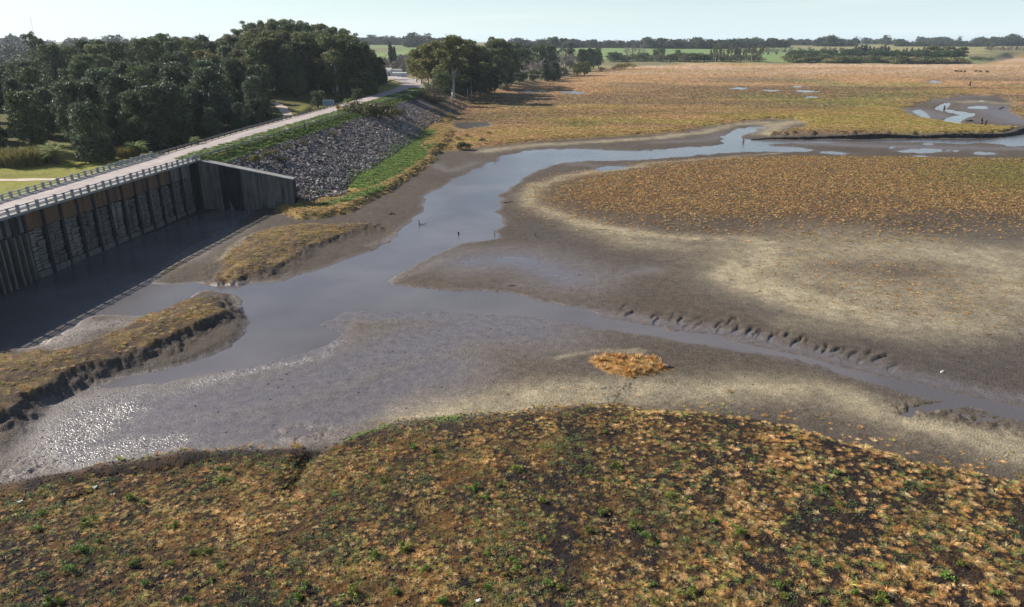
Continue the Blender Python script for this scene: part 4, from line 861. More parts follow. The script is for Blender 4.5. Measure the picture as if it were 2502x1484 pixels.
# wide marsh beyond the river, thinning in number and growing in size with distance
Xs = []; Ys = []; Ss = []
for (ra, rb_, cnt, sz) in [(205, 300, 60000, 1.05), (300, 420, 46000, 1.5), (420, 620, 38000, 2.2), (620, 1100, 26000, 3.0)]:
    X, Y = pts_in(cnt, -60, rb_*.80, ra, rb_); Xs.append(X); Ys.append(Y); Ss.append(np.full(cnt, sz))
X, Y, s = np.concatenate(Xs), np.concatenate(Ys), np.concatenate(Ss); z, m = T(X, Y, True); t2 = fbm(X*.035, Y*.09, 4, 53); t4 = fbm(X*.008, Y*.02, 4, 57); t5 = fbm(X*.1, Y*.14, 3, 58)
keep = (m['d7'] < -.5) & (m['dP'] > 2) & (m['dl'] > 4) & infr(X, Y) & (RS.rand(len(X)) < np.clip(.75+.5*t5, 0, 1)) & (m['dW'] > .5) & (m['rd'] > 22)
gm = np.zeros(len(X))
for L, w_, a in GREEN: gm = np.maximum(gm, a*np.exp(-(pld(L, X, Y, 90)/w_)**2*.8))
X, Y, z, s, t2, t4, gm = [q[keep] for q in (X, Y, z, s, t2, t4, gm)]; n = len(X)
redm = np.clip(.5+1.1*t2+.4*ss(330, 520, Y)-.5*ss(60, 180, X)*ss(700, 400, Y)-gm, 0, 1)
tn = np.where((RS.rand(n) < redm)[:, None], tintmix(n, [(.46, .28, .14), (.38, .225, .11), (.52, .37, .21)], [3, 3, 2]), tintmix(n, [(.42, .31, .10), (.32, .26, .07), (.24, .24, .06), (.50, .34, .14)], [4, 3, 1.5, 2]))
tn = np.where((RS.rand(n) < gm*.8)[:, None], tintmix(n, [(.20, .24, .07), (.15, .20, .05)], [1, 1]), tn)
bm_ = np.clip(ss(-0.12, 0.35, t4), 0, 1)*.8; tn = np.where((RS.rand(n) < bm_*.75)[:, None], tintmix(n, [(.22, .15, .09), (.17, .15, .06)], [2, 1]), tn)
tan_ = ss(700, 950, Y)*ss(-.4, .3, t4+.3*t2); tn = np.where((RS.rand(n) < tan_*.8)[:, None], tintmix(n, [(.58, .42, .27), (.50, .34, .2)], [1, 1]), tn)
r_, sc_ = rot_scl(n, s*RS.uniform(.6, 1.15, n)); sc_[:, 2] = np.minimum(sc_[:, 2], 1.4)*RS.uniform(.5, 1.0, n)
scatter('marsh_grass', np.column_stack([X, Y, z]), r_, sc_, tn, RS.choice(I_FAR, n), TU, kind='stuff', label='ochre and green marsh grass spreading over the drained lake bed')

N = 26000; X, Y = pts_in(N, -60, 130, 50, 175); z, m = T(X, Y, True); sp_ = fbm(X*.15, Y*.15, 3, 19)
keep = infr(X, Y) & (m['dW'] > 1) & (m['veg'] < .1) & (m['rd'] > 15) & (RS.rand(N) < np.clip(.10+.5*sp_, .02, .5)); X, Y, z = X[keep], Y[keep], z[keep]; n = len(X)
r_, sc_ = rot_scl(n, RS.uniform(.25, 1.3, n)**1.5)
scatter('mud_lumps', np.column_stack([X, Y, z]), r_, sc_, tintmix(n, [(.05, .04, .033), (.09, .072, .055), (.16, .13, .095)], [3, 3, 1]), RS.choice(I_CLOD, n), TU, kind='stuff', label='small dried mud lumps scattered over the flats')

# grass on banks, mounds, islet, strip below the road
def bank(name, N, box, dens_fn, cols, wts, sz, kinds, label, zs=1.0):
    X, Y = pts_in(N, *box); z, m = T(X, Y, True); keep = RS.rand(N) < dens_fn(X, Y, m); X, Y, z = X[keep], Y[keep], z[keep]; n = len(X)
    if n == 0: return
    r_, sc_ = rot_scl(n, RS.uniform(*sz, n), zs); scatter(name, np.column_stack([X, Y, z]), r_, sc_, tintmix(n, cols, wts), RS.choice(kinds, n), TU, kind='stuff', label=label)
def gmask(X, Y):
    gm = np.zeros(len(X))
    for L, w_, a in GREEN: gm = np.maximum(gm, a*np.exp(-(pld(L, X, Y, 60)/w_)**2*.8))
    return gm
bank('spit_grass', 22000, (-95, -25, 55, 112), lambda X, Y, m: ss(.1, -1.0, m['ds'])*np.clip(.5+.9*fbm(X*.4, Y*.4, 3, 71), .05, 1), STRAW+OLIVE, [2, 2, 2, 2, 1, 2, 2, 1], (.5, 1.0), I_DRY+I_FLAT+I_HERB, 'scrubby dry grass on top of the long mud spit')
bank('mound_grass', 12000, (-75, -20, 105, 165), lambda X, Y, m: ss(.1, -.8, m['dm'])*np.clip(.6+.8*fbm(X*.4, Y*.4, 3, 72), .1, 1), [(.46, .28, .11), (.36, .30, .08), (.26, .27, .07), (.52, .36, .17)], [3, 3, 2, 2], (.6, 1.2), I_DRY+I_HERB+I_FLAT, 'orange and green grass on the mound below the dam')
bank('bank_grass', 60000, (-75, 0, 130, 345), lambda X, Y, m: ss(.5, -1.2, m['db'])*(1-ss(.1, .4, gmask(X, Y)))*.6, [(.46, .28, .11), (.36, .30, .09), (.26, .25, .07), (.52, .36, .17)], [3, 2, 2, 2], (.7, 1.4), I_DRY+I_HERB+I_FAR, 'tan and olive grass on the shore bank below the rocks')
bank('lush_grass', 70000, (-75, 30, 130, 345), lambda X, Y, m: ss(3, -1.2, np.minimum(m['db'], m['d7']))*ss(.25, .6, gmask(X, Y))*.75*(m['dP'] > 1.5), [(.12, .20, .045), (.17, .25, .05), (.09, .155, .035), (.24, .26, .075)], [3, 3, 2, 1.5], (.8, 1.7), I_HERB+I_FAR, 'lush bright green weeds along the foot of the rock slope')
bank('roadside_grass', 60000, (-85, -30, 160, 430), lambda X, Y, m: m['strip']*.75+(m['onroad'] & (np.abs(m['rd']) > m['hw']+.3) & (m['rd'] > 0))*.5, [(.11, .185, .04), (.17, .235, .05), (.07, .13, .03), (.24, .24, .08)], [3, 3, 2, 1], (.9, 1.9), I_HERB+I_FAR+I_DRY, 'long green grass on the shoulder below the guardrail')
bank('islet_grass', 5000, (0, 30, 60, 110), lambda X, Y, m: ss(.05, -.35, m['di']), [(.60, .34, .13), (.50, .26, .09), (.42, .29, .09), (.66, .46, .22)], [4, 3, 2, 2], (.7, 1.15), I_TALL+I_DRY, 'tall orange grass on the small islet in the mud', .9)
bank('edge_grass', 9000, (-60, 30, 55, 80), lambda X, Y, m: np.exp(-((m['d1']-.1)/.45)**2)*ss(12, 3, X)*ss(-.2, .35, fbm(X*.25, Y*.25, 2, 88)), [(.36, .33, .09), (.28, .34, .07), (.5, .36, .14), (.55, .32, .13)], [2, 1, 2, 2], (.45, .9), I_DRY+I_TALL, 'fringe of taller grass along the edge of the near bank')

# ------------------------------------------------------------------ riprap
def rock_me(k, rnd, r0=.5):
    bm = bmesh.new(); bmesh.ops.create_icosphere(bm, subdivisions=1, radius=r0)
    d = [Vector((rnd.gauss(0, 1), rnd.gauss(0, 1), rnd.gauss(0, 1))).normalized() for _ in range(6)]
    for q in bm.verts:
        for n_ in d:
            t = q.co.dot(n_); lim = r0*rnd.uniform(.55, .62)
            if t > lim: q.co -= n_*(t-lim)
        q.co *= rnd.uniform(.92, 1.1)
    sx, sy, sz = rnd.uniform(.9, 1.4), rnd.uniform(.6, 1.0), rnd.uniform(.5, .8)
    for q in bm.verts: q.co = Vector((q.co.x*sx, q.co.y*sy, q.co.z*sz))
    me = bpy.data.meshes.new('stone'); bm.to_mesh(me); bm.free(); me.materials.append(M_STONE); return me
rocks = [rock_me(k, rg_) for k in range(8)]
RK = proto_coll('stone_kinds', rocks)
N = 135000; X, Y = pts_in(N, -75, -15, 160, 345); z, m = T(X, Y, True); px, py = pix(X, Y, z)
rip = W([(480, 392), (640, 350), (750, 318), (900, 268), (1000, 240), (1062, 238), (1057, 265), (1046, 300), (1002, 335), (962, 366), (902, 410), (848, 432), (842, 455), (852, 470), (830, 480), (738, 484), (712, 470)], 0)
keep = (m['riprap'] | ((sdf(rip, at(0, 0, 0)[0]*0+X*(CAM_H/(CAM_H-z)), Y*(CAM_H/(CAM_H-z))) < 0) & (m['rd'] > m['hw']+4) & (Y > y1+1)))
keep &= (RS.rand(N) < .62*ss(-.75, -.2, fbm(X*.12, Y*.12, 3, 66)))
X, Y, z = X[keep], Y[keep], z[keep]; ordr = np.argsort(np.hypot(X, Y)); X, Y, z = X[ordr], Y[ordr], z[ordr]
rip_e = empty('riprap_slope', (-55, 230, 3), 'slope of loose grey broken stones between the guardrail and the green shore bank', 'rock slope'); rb0 = Vector(rip_e.location)
cand = [i for i in range(len(X)) if i < 2600]; rg_.shuffle(cand); single = set(cand[:300])
for i in single:
    o = obj('stone', rocks[rg_.randrange(8)], rip_e, (X[i]-rb0.x, Y[i]-rb0.y, z[i]-rb0.z+.12)); o.rotation_euler = (rg_.uniform(-.5, .5), rg_.uniform(-.5, .5), rg_.uniform(0, 6.3)); s = rg_.uniform(.7, 1.2); o.scale = (s, s, s)
rest = np.array([i for i in range(len(X)) if i not in single]); n = len(rest)
s = RS.uniform(.3, .92, n)*(1+.6*(RS.rand(n) < .06)); rr_ = np.column_stack([RS.uniform(-.6, .6, n), RS.uniform(-.6, .6, n), RS.uniform(0, 6.3, n)])
so = scatter('loose_stones', np.column_stack([X[rest], Y[rest], z[rest]+.1])-np.array(rb0), rr_, np.column_stack([s]*3), np.ones((n, 3)), RS.randint(0, 8, n), RK, kind='stuff'); so.parent = rip_e

# ------------------------------------------------------------------ plants
def quads(cs, us, ws, mat, name):
    """rhombic leaf sprays centred cs, half axes us, ws (arrays)"""
    n = len(cs); v = np.empty((n, 4, 3)); v[:, 0] = cs-us; v[:, 1] = cs+ws; v[:, 2] = cs+us; v[:, 3] = cs-ws
    me = bpy.data.meshes.new(name); me.vertices.add(n*4); me.vertices.foreach_set('co', v.astype(np.float32).ravel())
    me.loops.add(n*4); me.loops.foreach_set('vertex_index', np.arange(n*4, dtype=np.int32)); me.polygons.add(n)
    me.polygons.foreach_set('loop_start', np.arange(0, n*4, 4, dtype=np.int32)); me.polygons.foreach_set('loop_total', np.full(n, 4, np.int32)); me.update(calc_edges=True); me.materials.append(mat); return me
def rv(rs, n): v = rs.normal(size=(n, 3)); return v/np.linalg.norm(v, axis=1)[:, None]
def crown(lobes, n, size, mat, rs, droop=0.0, shell=.62, elong=1.0):
    """lobes: (x, y, z, rx, ry, rz); leaves near each lobe's surface, more above than below"""
    L = np.array(lobes, float); vol = (L[:, 3]*L[:, 4]+L[:, 3]*L[:, 5])**.9; k = rs.choice(len(L), n, p=vol/vol.sum()); d = rv(rs, n)
    r = (shell+(1-shell)*rs.rand(n))*(1+.10*rs.normal(size=n)); d[:, 2] = np.where((d[:, 2] < -.2) & (rs.rand(n) < .5), -d[:, 2], d[:, 2])
    c = L[k, :3]+d*L[k, 3:6]*r[:, None]
    c += .35*size*rs.normal(size=(n, 3))
    u = rv(rs, n); u[:, 2] -= droop; u /= np.linalg.norm(u, axis=1)[:, None]; t = rv(rs, n); w_ = np.cross(u, t+.6*d); w_ /= np.linalg.norm(w_, axis=1)[:, None]+1e-6
    s = size*rs.uniform(.55, 1.35, n)[:, None]
    return quads(c, u*s*elong, w_*s*.55, mat, 'crown')
def lobeset(rs, H, base, R, n, rl, flat=1.0, taper=.5, wob=.25):
    out = []
    for i in range(n):
        t = (i+.5)/n+rs.uniform(-.05, .05); zc = base+(H-base)*t; rr = R*(1-taper*abs(2*t-.9)**1.5)*rs.uniform(.35, 1.0); a = i*2.4+rs.uniform(-.5, .5)
        q = rl*rs.uniform(.7, 1.25)*(1-.25*t); out.append((math.cos(a)*rr, math.sin(a)*rr, min(zc, H-q*flat*.9), q, q*rs.uniform(.8, 1.2), q*flat))
    return out
def trunk_me(H, r, mat, rs, lean=.03, forks=5, base=.35, sp=.3, name='trunk'):
    b = MB(); p = Vector((0, 0, -.5)); pts = [tuple(p)]
    for k in range(1, 6): pts.append((rs.normal()*lean*H*.3*k/5, rs.normal()*lean*H*.3*k/5, H*k/5))
    b.path(pts, r, r*.25, 6)
    for k in range(forks):
        t = rs.uniform(base, .85); i = min(4, int(t*5)); c = Vector(pts[i]).lerp(Vector(pts[i+1]), t*5-i); a = rs.uniform(0, 6.3); L = H*sp*rs.uniform(.6, 1.2)
        m_ = c+Vector((math.cos(a)*L*.5, math.sin(a)*L*.5, L*.45)); e_ = m_+Vector((math.cos(a)*L*.4, math.sin(a)*L*.4, L*.65)); b.path([tuple(c), tuple(m_), tuple(e_)], r*.45, r*.12, 5)
    return b.me(name, mat, True)
def bare_me(H, R, mat, rs, nb=9, depth=3, r0=.22, up=.9, name='branches'):
    b = MB()
    def grow(p, d, L, r, k):
        e_ = p+d*L; m_ = p+d*L*.5+Vector(rs.normal(size=3))*L*.06
        b.tube(p, m_, r, r*.8, 4 if k < 2 else 3); b.tube(m_, e_, r*.8, r*.55, 4 if k < 2 else 3)
        if k >= depth: return
        for j in range([nb, 5, 5, 4][k]):
            t = rs.uniform(.35, 1.0); q = p.lerp(e_, t); dd = (d+Vector(rs.normal(size=3))*.62+Vector((0, 0, .12*up))).normalized(); grow(q, dd, L*rs.uniform(.38, .62), r*.42, k+1)
    grow(Vector((0, 0, -.3)), Vector((rs.normal()*.04, rs.normal()*.04, 1)).normalized(), H*.55, r0, 0)
    return b.me(name, mat)
P = {}
def kind_(name, fn, k, seed):
    P[name] = [fn(np.random.RandomState(seed+i*13)) for i in range(k)]
# each kind: list of [(part name, mesh), ...] at unit design height
def mk_cas(rs):
    H = 17; lb = lobeset(rs, H, 2.0, 3.4, 15, 2.1, 1.35, .45); lb.append((0, 0, H-2.0, 1.5, 1.5, 2.2))
    for i in range(8): a = rs.uniform(0, 6.3); lb.append((math.cos(a)*3.4, math.sin(a)*3.4, rs.uniform(1.2, 8), 1.6, 1.6, 2.4))
    return H, [('trunk', trunk_me(H*.9, .38, M_BARKD, rs)), ('crown', crown(lb, 6500, .30, L_CAS, rs, .9, .66, 1.5))]
def mk_wood(rs):
    H = 18; lb = lobeset(rs, H, 2.6, 4.2, 18, 2.4, .95, .35)
    return H, [('trunk', trunk_me(H*.85, .42, M_BARKD, rs)), ('crown', crown(lb, 6500, .30, L_OAK, rs, .2, .68, 1.2))]
def mk_euc(rs):
    H = 26; lb = []
    for i in range(24):
        t = rs.uniform(.28, .97); a = i*2.4+rs.uniform(-.4, .4); rr = (6.2*math.sin(math.pi*min(1, .22+t*.62)))*rs.uniform(.35, 1.0); q = rs.uniform(1.9, 3.1)
        lb.append((math.cos(a)*rr, math.sin(a)*rr, H*t-q*.4, q, q*rs.uniform(.8, 1.2), q*.72))
    return H, [('trunk', trunk_me(H*.72, .45, M_BARKP, rs, .05, 7, .25, .20)), ('crown', crown(lb, 9000, .33, L_EUC, rs, .7, .6, 1.5))]
def mk_umb(rs):
    H = 28; lb = []; b = MB(); top = Vector((rs.normal()*.8, rs.normal()*.8, H*.55)); b.path([(0, 0, -.5), tuple(top*.5), tuple(top)], .55, .36, 6)
    for i in range(20):
        a = i*2.4+rs.uniform(-.3, .3); rr = rs.uniform(.5, 5.8); q = rs.uniform(1.1, 2.1); c = Vector((math.cos(a)*rr, math.sin(a)*rr, H-q*.75-rr*.45-rs.uniform(0, 7.5)))
        b.path([tuple(top*rs.uniform(.8, 1)), tuple(top.lerp(c, .55)+Vector((0, 0, -.5))), tuple(c)], .2, .07, 4); lb.append((c.x, c.y, c.z, q*1.1, q*1.1, q*.8))
    for i in range(9): a = rs.uniform(0, 6.3); lb.append((math.cos(a)*3.4, math.sin(a)*3.4, rs.uniform(H*.28, H*.7), 2.2, 2.2, 2.0))
    return H, [('trunk', b.me('trunk', M_BARKP, True)), ('crown', crown(lb, 7000, .30, L_EUC, rs, .5, .6, 1.3))]
def mk_round(rs):
    H = 9; lb = lobeset(rs, H, 1.6, 3.6, 15, 1.9, .8, .3)
    return H, [('trunk', trunk_me(H*.7, .28, M_BARKD, rs)), ('crown', crown(lb, 3600, .24, L_OAK, rs, .1, .7, 1.1))]
def mk_shrub(rs):
    H = 3; lb = [(rs.normal()*1.0, rs.normal()*1.0, rs.uniform(.5, 1.9), rs.uniform(.7, 1.2), rs.uniform(.7, 1.2), rs.uniform(.6, 1.0)) for i in range(9)]
    return H, [('foliage', crown(lb, 1500, .15, L_SHRUB, rs, .0, .5, 1.3)), ('branches', bare_me(2.6, 1, M_TWIGB, rs, 8, 2, .07))]
def mk_bare(rs):
    H = 10; return H, [('branches', bare_me(H*1.1, 3, M_TWIG, rs, 11, 3, .17))]
def mk_bareb(rs):
    H = 4
    b = [bare_me(4.0, 2, M_TWIGB, rs, 9, 3, .08) for _ in range(1)]
    return H, [('branches', b[0]), ('foliage', crown([(0, 0, 1.6, 1.6, 1.6, 1.5), (.8, .5, 1.2, 1.2, 1.2, 1.1), (-.8, -.3, 1.2, 1.1, 1.1, 1.1)], 420, .13, L_SHRUB, rs, 0, .3, 1.5))]
def mk_cyp(rs):
    H = 16; lb = [(rs.normal()*.12, rs.normal()*.12, z_, 1.15*math.sin(math.pi*min(.97, .12+.80*z_/H))**.6+.15, 1.15*math.sin(math.pi*min(.97, .12+.80*z_/H))**.6+.15, 1.3) for z_ in np.linspace(1.4, H-.9, 15)]
    return H, [('trunk', trunk_me(H*.6, .22, M_BARKD, rs, .0, 0)), ('crown', crown(lb, 3000, .22, L_CYP, rs, -1.2, .75, 1.4))]
def mk_conif(rs):
    H = 14; lb = []
    for z_ in np.linspace(2, H-.8, 14):
        rr = 3.0*(1-z_/H)**.8+.3
        for j in range(3): a = rs.uniform(0, 6.3); lb.append((math.cos(a)*rr*.55, math.sin(a)*rr*.55, z_, rr*.6+.3, rr*.6+.3, .8))
    return H, [('trunk', trunk_me(H*.9, .25, M_BARKD, rs, .0, 0)), ('crown', crown(lb, 3200, .25, L_CAS, rs, .3, .5, 1.3))]
def mk_palm(rs):
    H = 7.0; hb = 3.3; b = MB(); b.path([(0, 0, -.4), (.05, 0, hb*.5), (0, .05, hb)], .38, .34, 8); cs = []; us = []; ws = []
    for i in range(60):
        a = i*2.39996; el = rs.uniform(-.3, 1.35); L = rs.uniform(3.6, 4.8); d = Vector((math.cos(a), math.sin(a), 0)); q = Vector((0, 0, hb)); prev = q.copy()
        for s in range(1, 9):
            t = s/8; ang_ = el-1.15*t*t; prev = prev+(d*math.cos(ang_)+Vector((0, 0, math.sin(ang_))))*L/8
            sd = Vector((-d.y, d.x, 0))
            for sg_ in (-1, 1):
                dir_ = (sd*sg_+d*.5+Vector((0, 0, -.25))).normalized(); ln_ = .62*math.sin(math.pi*min(.95, .2+t*.75)); c_ = prev+dir_*ln_*.5
                for k in range(2): cs.append(c_-d*k*.2); us.append(dir_*ln_*.6); ws.append(d*.12)
    return H, [('trunk', b.me('trunk', M_BARKD)), ('fronds', quads(np.array(cs), np.array(us), np.array(ws), L_PALM, 'fronds'))]
def mk_reed(rs):
    n = 620; v = []; f = []
    for i in range(n):
        a = rs.uniform(0, 6.3); r_ = math.sqrt(rs.rand())*2.0; x, y = math.cos(a)*r_, math.sin(a)*r_; h = rs.uniform(2.2, 3.9)*(1-.1*r_); lx, ly = rs.normal()*.35+x*.22, rs.normal()*.35+y*.22; b_ = len(v)
        for t, w_ in ((0, .05), (.6, .07), (1, .015)):
            pa = rs.uniform(0, 3.1) if t == 0 else pa; v += [(x+lx*t*t-math.cos(pa)*w_, y+ly*t*t-math.sin(pa)*w_, h*t), (x+lx*t*t+math.cos(pa)*w_, y+ly*t*t+math.sin(pa)*w_, h*t)]
        f += [(b_, b_+1, b_+3, b_+2), (b_+2, b_+3, b_+5, b_+4)]
    return 3.6, [('stalks', mesh('stalks', v, f, L_REED))]
def mk_weed(rs):
    lb = [(rs.normal()*.16, rs.normal()*.16, rs.uniform(.15, .42), .2, .2, .18) for i in range(6)]; return .6, [('foliage', crown(lb, 260, .055, L_WEED, rs, -.5, .3, 1.6))]
for nm, fn, k, sd_ in [('cas', mk_cas, 5, 1), ('wood', mk_wood, 4, 100), ('euc', mk_euc, 4, 200), ('umb', mk_umb, 3, 300), ('round', mk_round, 3, 400), ('shrub', mk_shrub, 3, 500), ('bare', mk_bare, 3, 600), ('bareb', mk_bareb, 3, 650), ('cyp', mk_cyp, 2, 700), ('conif', mk_conif, 2, 800), ('palm', mk_palm, 2, 900), ('reed', mk_reed, 2, 950), ('weed', mk_weed, 3, 970)]: kind_(nm, fn, k, sd_)
rt = random.Random(77); NTREE = 0
def plant(name, kind, x, y, H, label, cat, group=None, tint=(1, 1, 1), wide=1.0, z=None):
    H0, parts = rt.choice(P[kind]); z = T1(x, y) if z is None else z
    e_ = empty(name, (x, y, z-.05), label, cat, group, rt.uniform(0, 6.28)); s = H/H0; e_.scale = (s*wide, s*wide, s)
    for pn, me in parts:
        o = bpy.data.objects.new(pn, me); COL.objects.link(o); o.parent = e_; o.color = (*tint, 1)
    return e_
def jit(c, a=.2, rnd=rt):
    k = rnd.uniform(1-a, 1+a); return tuple(v*k*rnd.uniform(.93, 1.07) for v in c)
def plant_px(name, kind, px, pyb, pyt, label, cat, group=None, tint=(1, 1, 1), wide=1.0, dist=None, z=None):
    """by the pixels of its foot and top in the photograph; dist gives the depth when the foot is hidden"""
    if dist is None: x, y, zg = hit(px, pyb)
    else:
        y = dist; x = (px-IW/2)/FPX*(y*math.cos(PITCH)+20*math.sin(PITCH)*.7); zg = T1(x, y)
        for _ in range(3): cx, _y = pix(x, y, zg); x += (px-cx)/FPX*y
    lo, hi = .3, 60
    for _ in range(24):
        mid = (lo+hi)/2
        if pix(x, y, zg+mid)[1] < pyt: hi = mid
        else: lo = mid
    return plant(name, kind, x, y, max(.3, lo), label, cat, group, tint, wide, zg)

# the wood behind the dam
SKY = np.array([(-200, 120), (-60, 140), (0, 150), (60, 148), (100, 136), (150, 100), (200, 93), (260, 92), (330, 88), (400, 80), (440, 76), (500, 71), (560, 68), (600, 75), (640, 52), (680, 40), (740, 42), (790, 50), (850, 64), (876, 78), (900, 104), (930, 140), (946, 168)], float)
FRONT = np.array([(-160, 190), (-124, 196), (-104, 206), (-92, 232), (-86, 262), (-100, 300), (-96, 330), (-102, 355), (-84, 395), (-80, 440), (-84, 500), (-92, 560), (-130, 600), (-420, 640), (-420, 300), (-300, 200)], float)
placed = []
GW = 'dark dense trees of the wood behind the dam'
tries = 0
while len(placed) < 190 and tries < 9000:
    tries += 1; y = 196+(rt.random()**1.35)*360; x = rt.uniform(-.78*y, -82)
    if sdf(FRONT, np.array([x]), np.array([y]))[0] > -1: continue
    dmin = 5.2+y*.021
    if any((x-a)**2+(y-b)**2 < dmin*dmin for a, b in placed): continue
    zg = T1(x, y); px, py = pix(x, y, zg)
    if px < -130 or (642 < px < 960 and py > 212+max(0, px-830)*-.15) or (px < 460 and py > 385-.04*px): continue
    H = rt.choice([rt.uniform(10, 15), rt.uniform(15, 20), rt.uniform(17, 22)])*(1+.15*ss(300, 450, y)); sk = np.interp(px, SKY[:, 0], SKY[:, 1])+rt.uniform(0, 10)
    while pix(x, y, zg+H)[1] < sk and H > 6: H -= .5
    if y < 222 and min(abs(px-q) for q in (140, 338, 478)) < 42: continue
    if y > 380:
        while pix(x, y, zg+H)[1] > sk+26 and H < 28: H += .5
    if H < 7.0: continue
    placed.append((x, y)); kd = 'cas' if rt.random() < (.8 if y < 300 else .4) else ('wood' if rt.random() < .5 else 'euc')
    nm, lab, gp = {'cas': ('casuarina_tree', 'dark feathery evergreen tree of the dense wood behind the dam', 'feathery evergreens of the wood'), 'wood': ('evergreen_tree', 'dark broad evergreen tree of the dense wood behind the dam', 'broad evergreens of the wood'), 'euc': ('eucalyptus_tree', 'olive eucalyptus rising among the dark trees of the wood', 'eucalyptus trees of the wood')}[kd]
    lab = lab[:-len('of the dense wood behind the dam')]+'of the wood' if lab.endswith('behind the dam') else lab
    col_ = next(t for lim, t in [(60, 'beyond the cane clumps at the left edge'), (180, 'above the leftmost palm'), (300, 'between the two left palms'), (400, 'above the second palm'), (520, 'above the low palm by the guardrail'), (640, 'left of the dirt path'), (730, 'above the dirt path'), (830, 'above the lawn left of the blue board'), (9999, 'left of the road bend')] if px < lim)
    row_ = 'front row' if y < 225 else 'second row' if y < 265 else 'middle' if y < 330 else 'back' if y < 420 else 'skyline row'
    lab = {'cas': 'feathery evergreen', 'wood': 'broad evergreen', 'euc': 'olive eucalyptus'}[kd]+(' tall' if H > 18.5 else ' short' if H < 13 else '')+', '+row_+' of the wood, '+col_; lab = ' '.join(lab.split()[:16])
    plant(nm, kd, x, y, H, lab, 'tree', gp, jit((1.25, 1.25, 1.2), .3), rt.uniform(1.0, 1.35), zg)
for k in range(52):
    px = 560+k*7.4+rt.uniform(-5, 5); d = rt.choice([372, 395, 420, 450, 480])+rt.uniform(-9, 9)
    if px > 905: d = max(d, 455)
    kd = rt.choice(['wood', 'euc', 'cas', 'euc']); sk = np.interp(px, SKY[:, 0], SKY[:, 1])
    nm, gp = {'cas': ('casuarina_tree', 'feathery evergreens of the wood'), 'wood': ('evergreen_tree', 'broad evergreens of the wood'), 'euc': ('eucalyptus_tree', 'eucalyptus trees of the wood')}[kd]
    tp = sk+rt.uniform(12, 80); lab = {'cas': 'feathery', 'wood': 'dark broad', 'euc': 'olive green'}[kd]+(' taller' if tp < sk+45 else ' lower')+' tree on the wooded rise '+('left of the skyline eucalyptus' if px < 640 else 'behind the dirt path' if px < 720 else 'behind the lawn' if px < 800 else 'behind the blue board' if px < 870 else 'just left of the road bend')+(', rear' if d > 430 else ', front')
    plant_px(nm, kd, px, 0, tp, lab, 'tree', gp, jit((1.2, 1.2, 1.1), .3), rt.uniform(1.1, 1.5), dist=d)
for px, py, d in [(622, 42, 455), (655, 40, 470), (682, 36, 450), (712, 41, 465), (741, 40, 455), (768, 46, 470), (795, 52, 460), (822, 60, 440), (848, 60, 450), (866, 72, 430), (590, 66, 460), (640, 55, 420), (700, 62, 410), (760, 70, 400), (820, 84, 395)]:
    plant_px('eucalyptus_tree', 'umb', px, 0, py, 'tall open-topped eucalyptus on the skyline, '+('left end of the row' if px < 660 else 'left of the middle' if px < 720 else 'at the highest point' if px < 765 else 'right of the highest point' if px < 830 else 'right end of the row')+(', rear' if d > 440 else ', front'), 'tree', 'flat-topped eucalyptus trees on the skyline', jit((.95, 1, 1), .15), rt.uniform(.9, 1.2), dist=d)
for px, pyb, pyt, d, lab in [(108, 0, 66, 420, 'lone slender tree sticking up above the far left skyline'), (124, 0, 80, 400, 'bent tree beside the lone slender tree on the far left skyline')]:
    plant_px('skyline_tree', 'umb', px, pyb, pyt, lab, 'tree', None, (.8, .9, .9), .7, dist=d)
for px, pyb, pyt, kd, lab, tn, wd in [
    (236, 396, 250, 'cas', 'big dark casuarina standing forward on the grass between the two left palms', (1.15, 1.15, 1.15), 1.15), (405, 365, 208, 'cas', 'dark ragged evergreen at the wood edge right of the third palm', (1.05, 1.05, 1.1), 1.15),
    (340, 350, 225, 'cas', 'dark evergreen behind the second palm', (.9, .9, .9), 1.2), (635, 300, 232, 'cas', 'dense grey-green tree at the left of the dirt path', (1.0, 1.05, 1.05), 1.3), (570, 318, 232, 'wood', 'dark tree by the guardrail left of the dirt path', (.9, .9, .95), 1.2), (500, 335, 225, 'cas', 'very dark tree behind the fourth palm', (.8, .85, .9), 1.3), (455, 345, 230, 'wood', 'shaded tree between the wood edge and the fourth palm', (.8, .85, .9), 1.2),
    (730, 240, 186, 'round', 'round green tree behind the lawn by the dirt path', (1.35, 1.35, 1.1), 1.0), (778, 268, 222, 'round', 'small dark tree beside the blue sign board', (.9, .9, .95), 1.1), (835, 250, 222, 'round', 'low spreading bush behind the blue sign board', (1.1, 1.1, 1.1), 1.2), (872, 250, 217, 'round', 'small leaning dark tree right of the blue sign board', (.9, .95, .95), 1.1),
    (826, 232, 150, 'wood', 'light green broad tree in front of the wood', (1.7, 1.6, 1.3), 1.0), (780, 225, 168, 'euc', 'grey-green tree in front of the wood by the lawn', (1.1, 1.2, 1.3), 1.0), (900, 222, 135, 'cas', 'dark tree at the right end of the wood by the bend', (.8, .85, .85), 1.2), (930, 205, 140, 'cas', 'last dark tree of the wood overhanging the road bend', (.75, .8, .8), 1.0)]:
    plant_px('tree', kd, px, pyb, pyt, lab, 'tree', None, tn, wd)
for px, pyb, pyt, lab in [(140, 402, 340, 'leftmost palm, tall on the grass beyond the dam railing'), (338, 383, 338, 'bushy palm at the far end of the dam railing'), (478, 352, 330, 'low palm beside the guardrail past the dam railing'), (850, 256, 238, 'small palm by the road right of the blue sign board')]:
    plant_px('palm_tree', 'palm', px, pyb, pyt, lab, 'palm', None, jit((1.8, 1.7, 1.5), .1), 1.3)
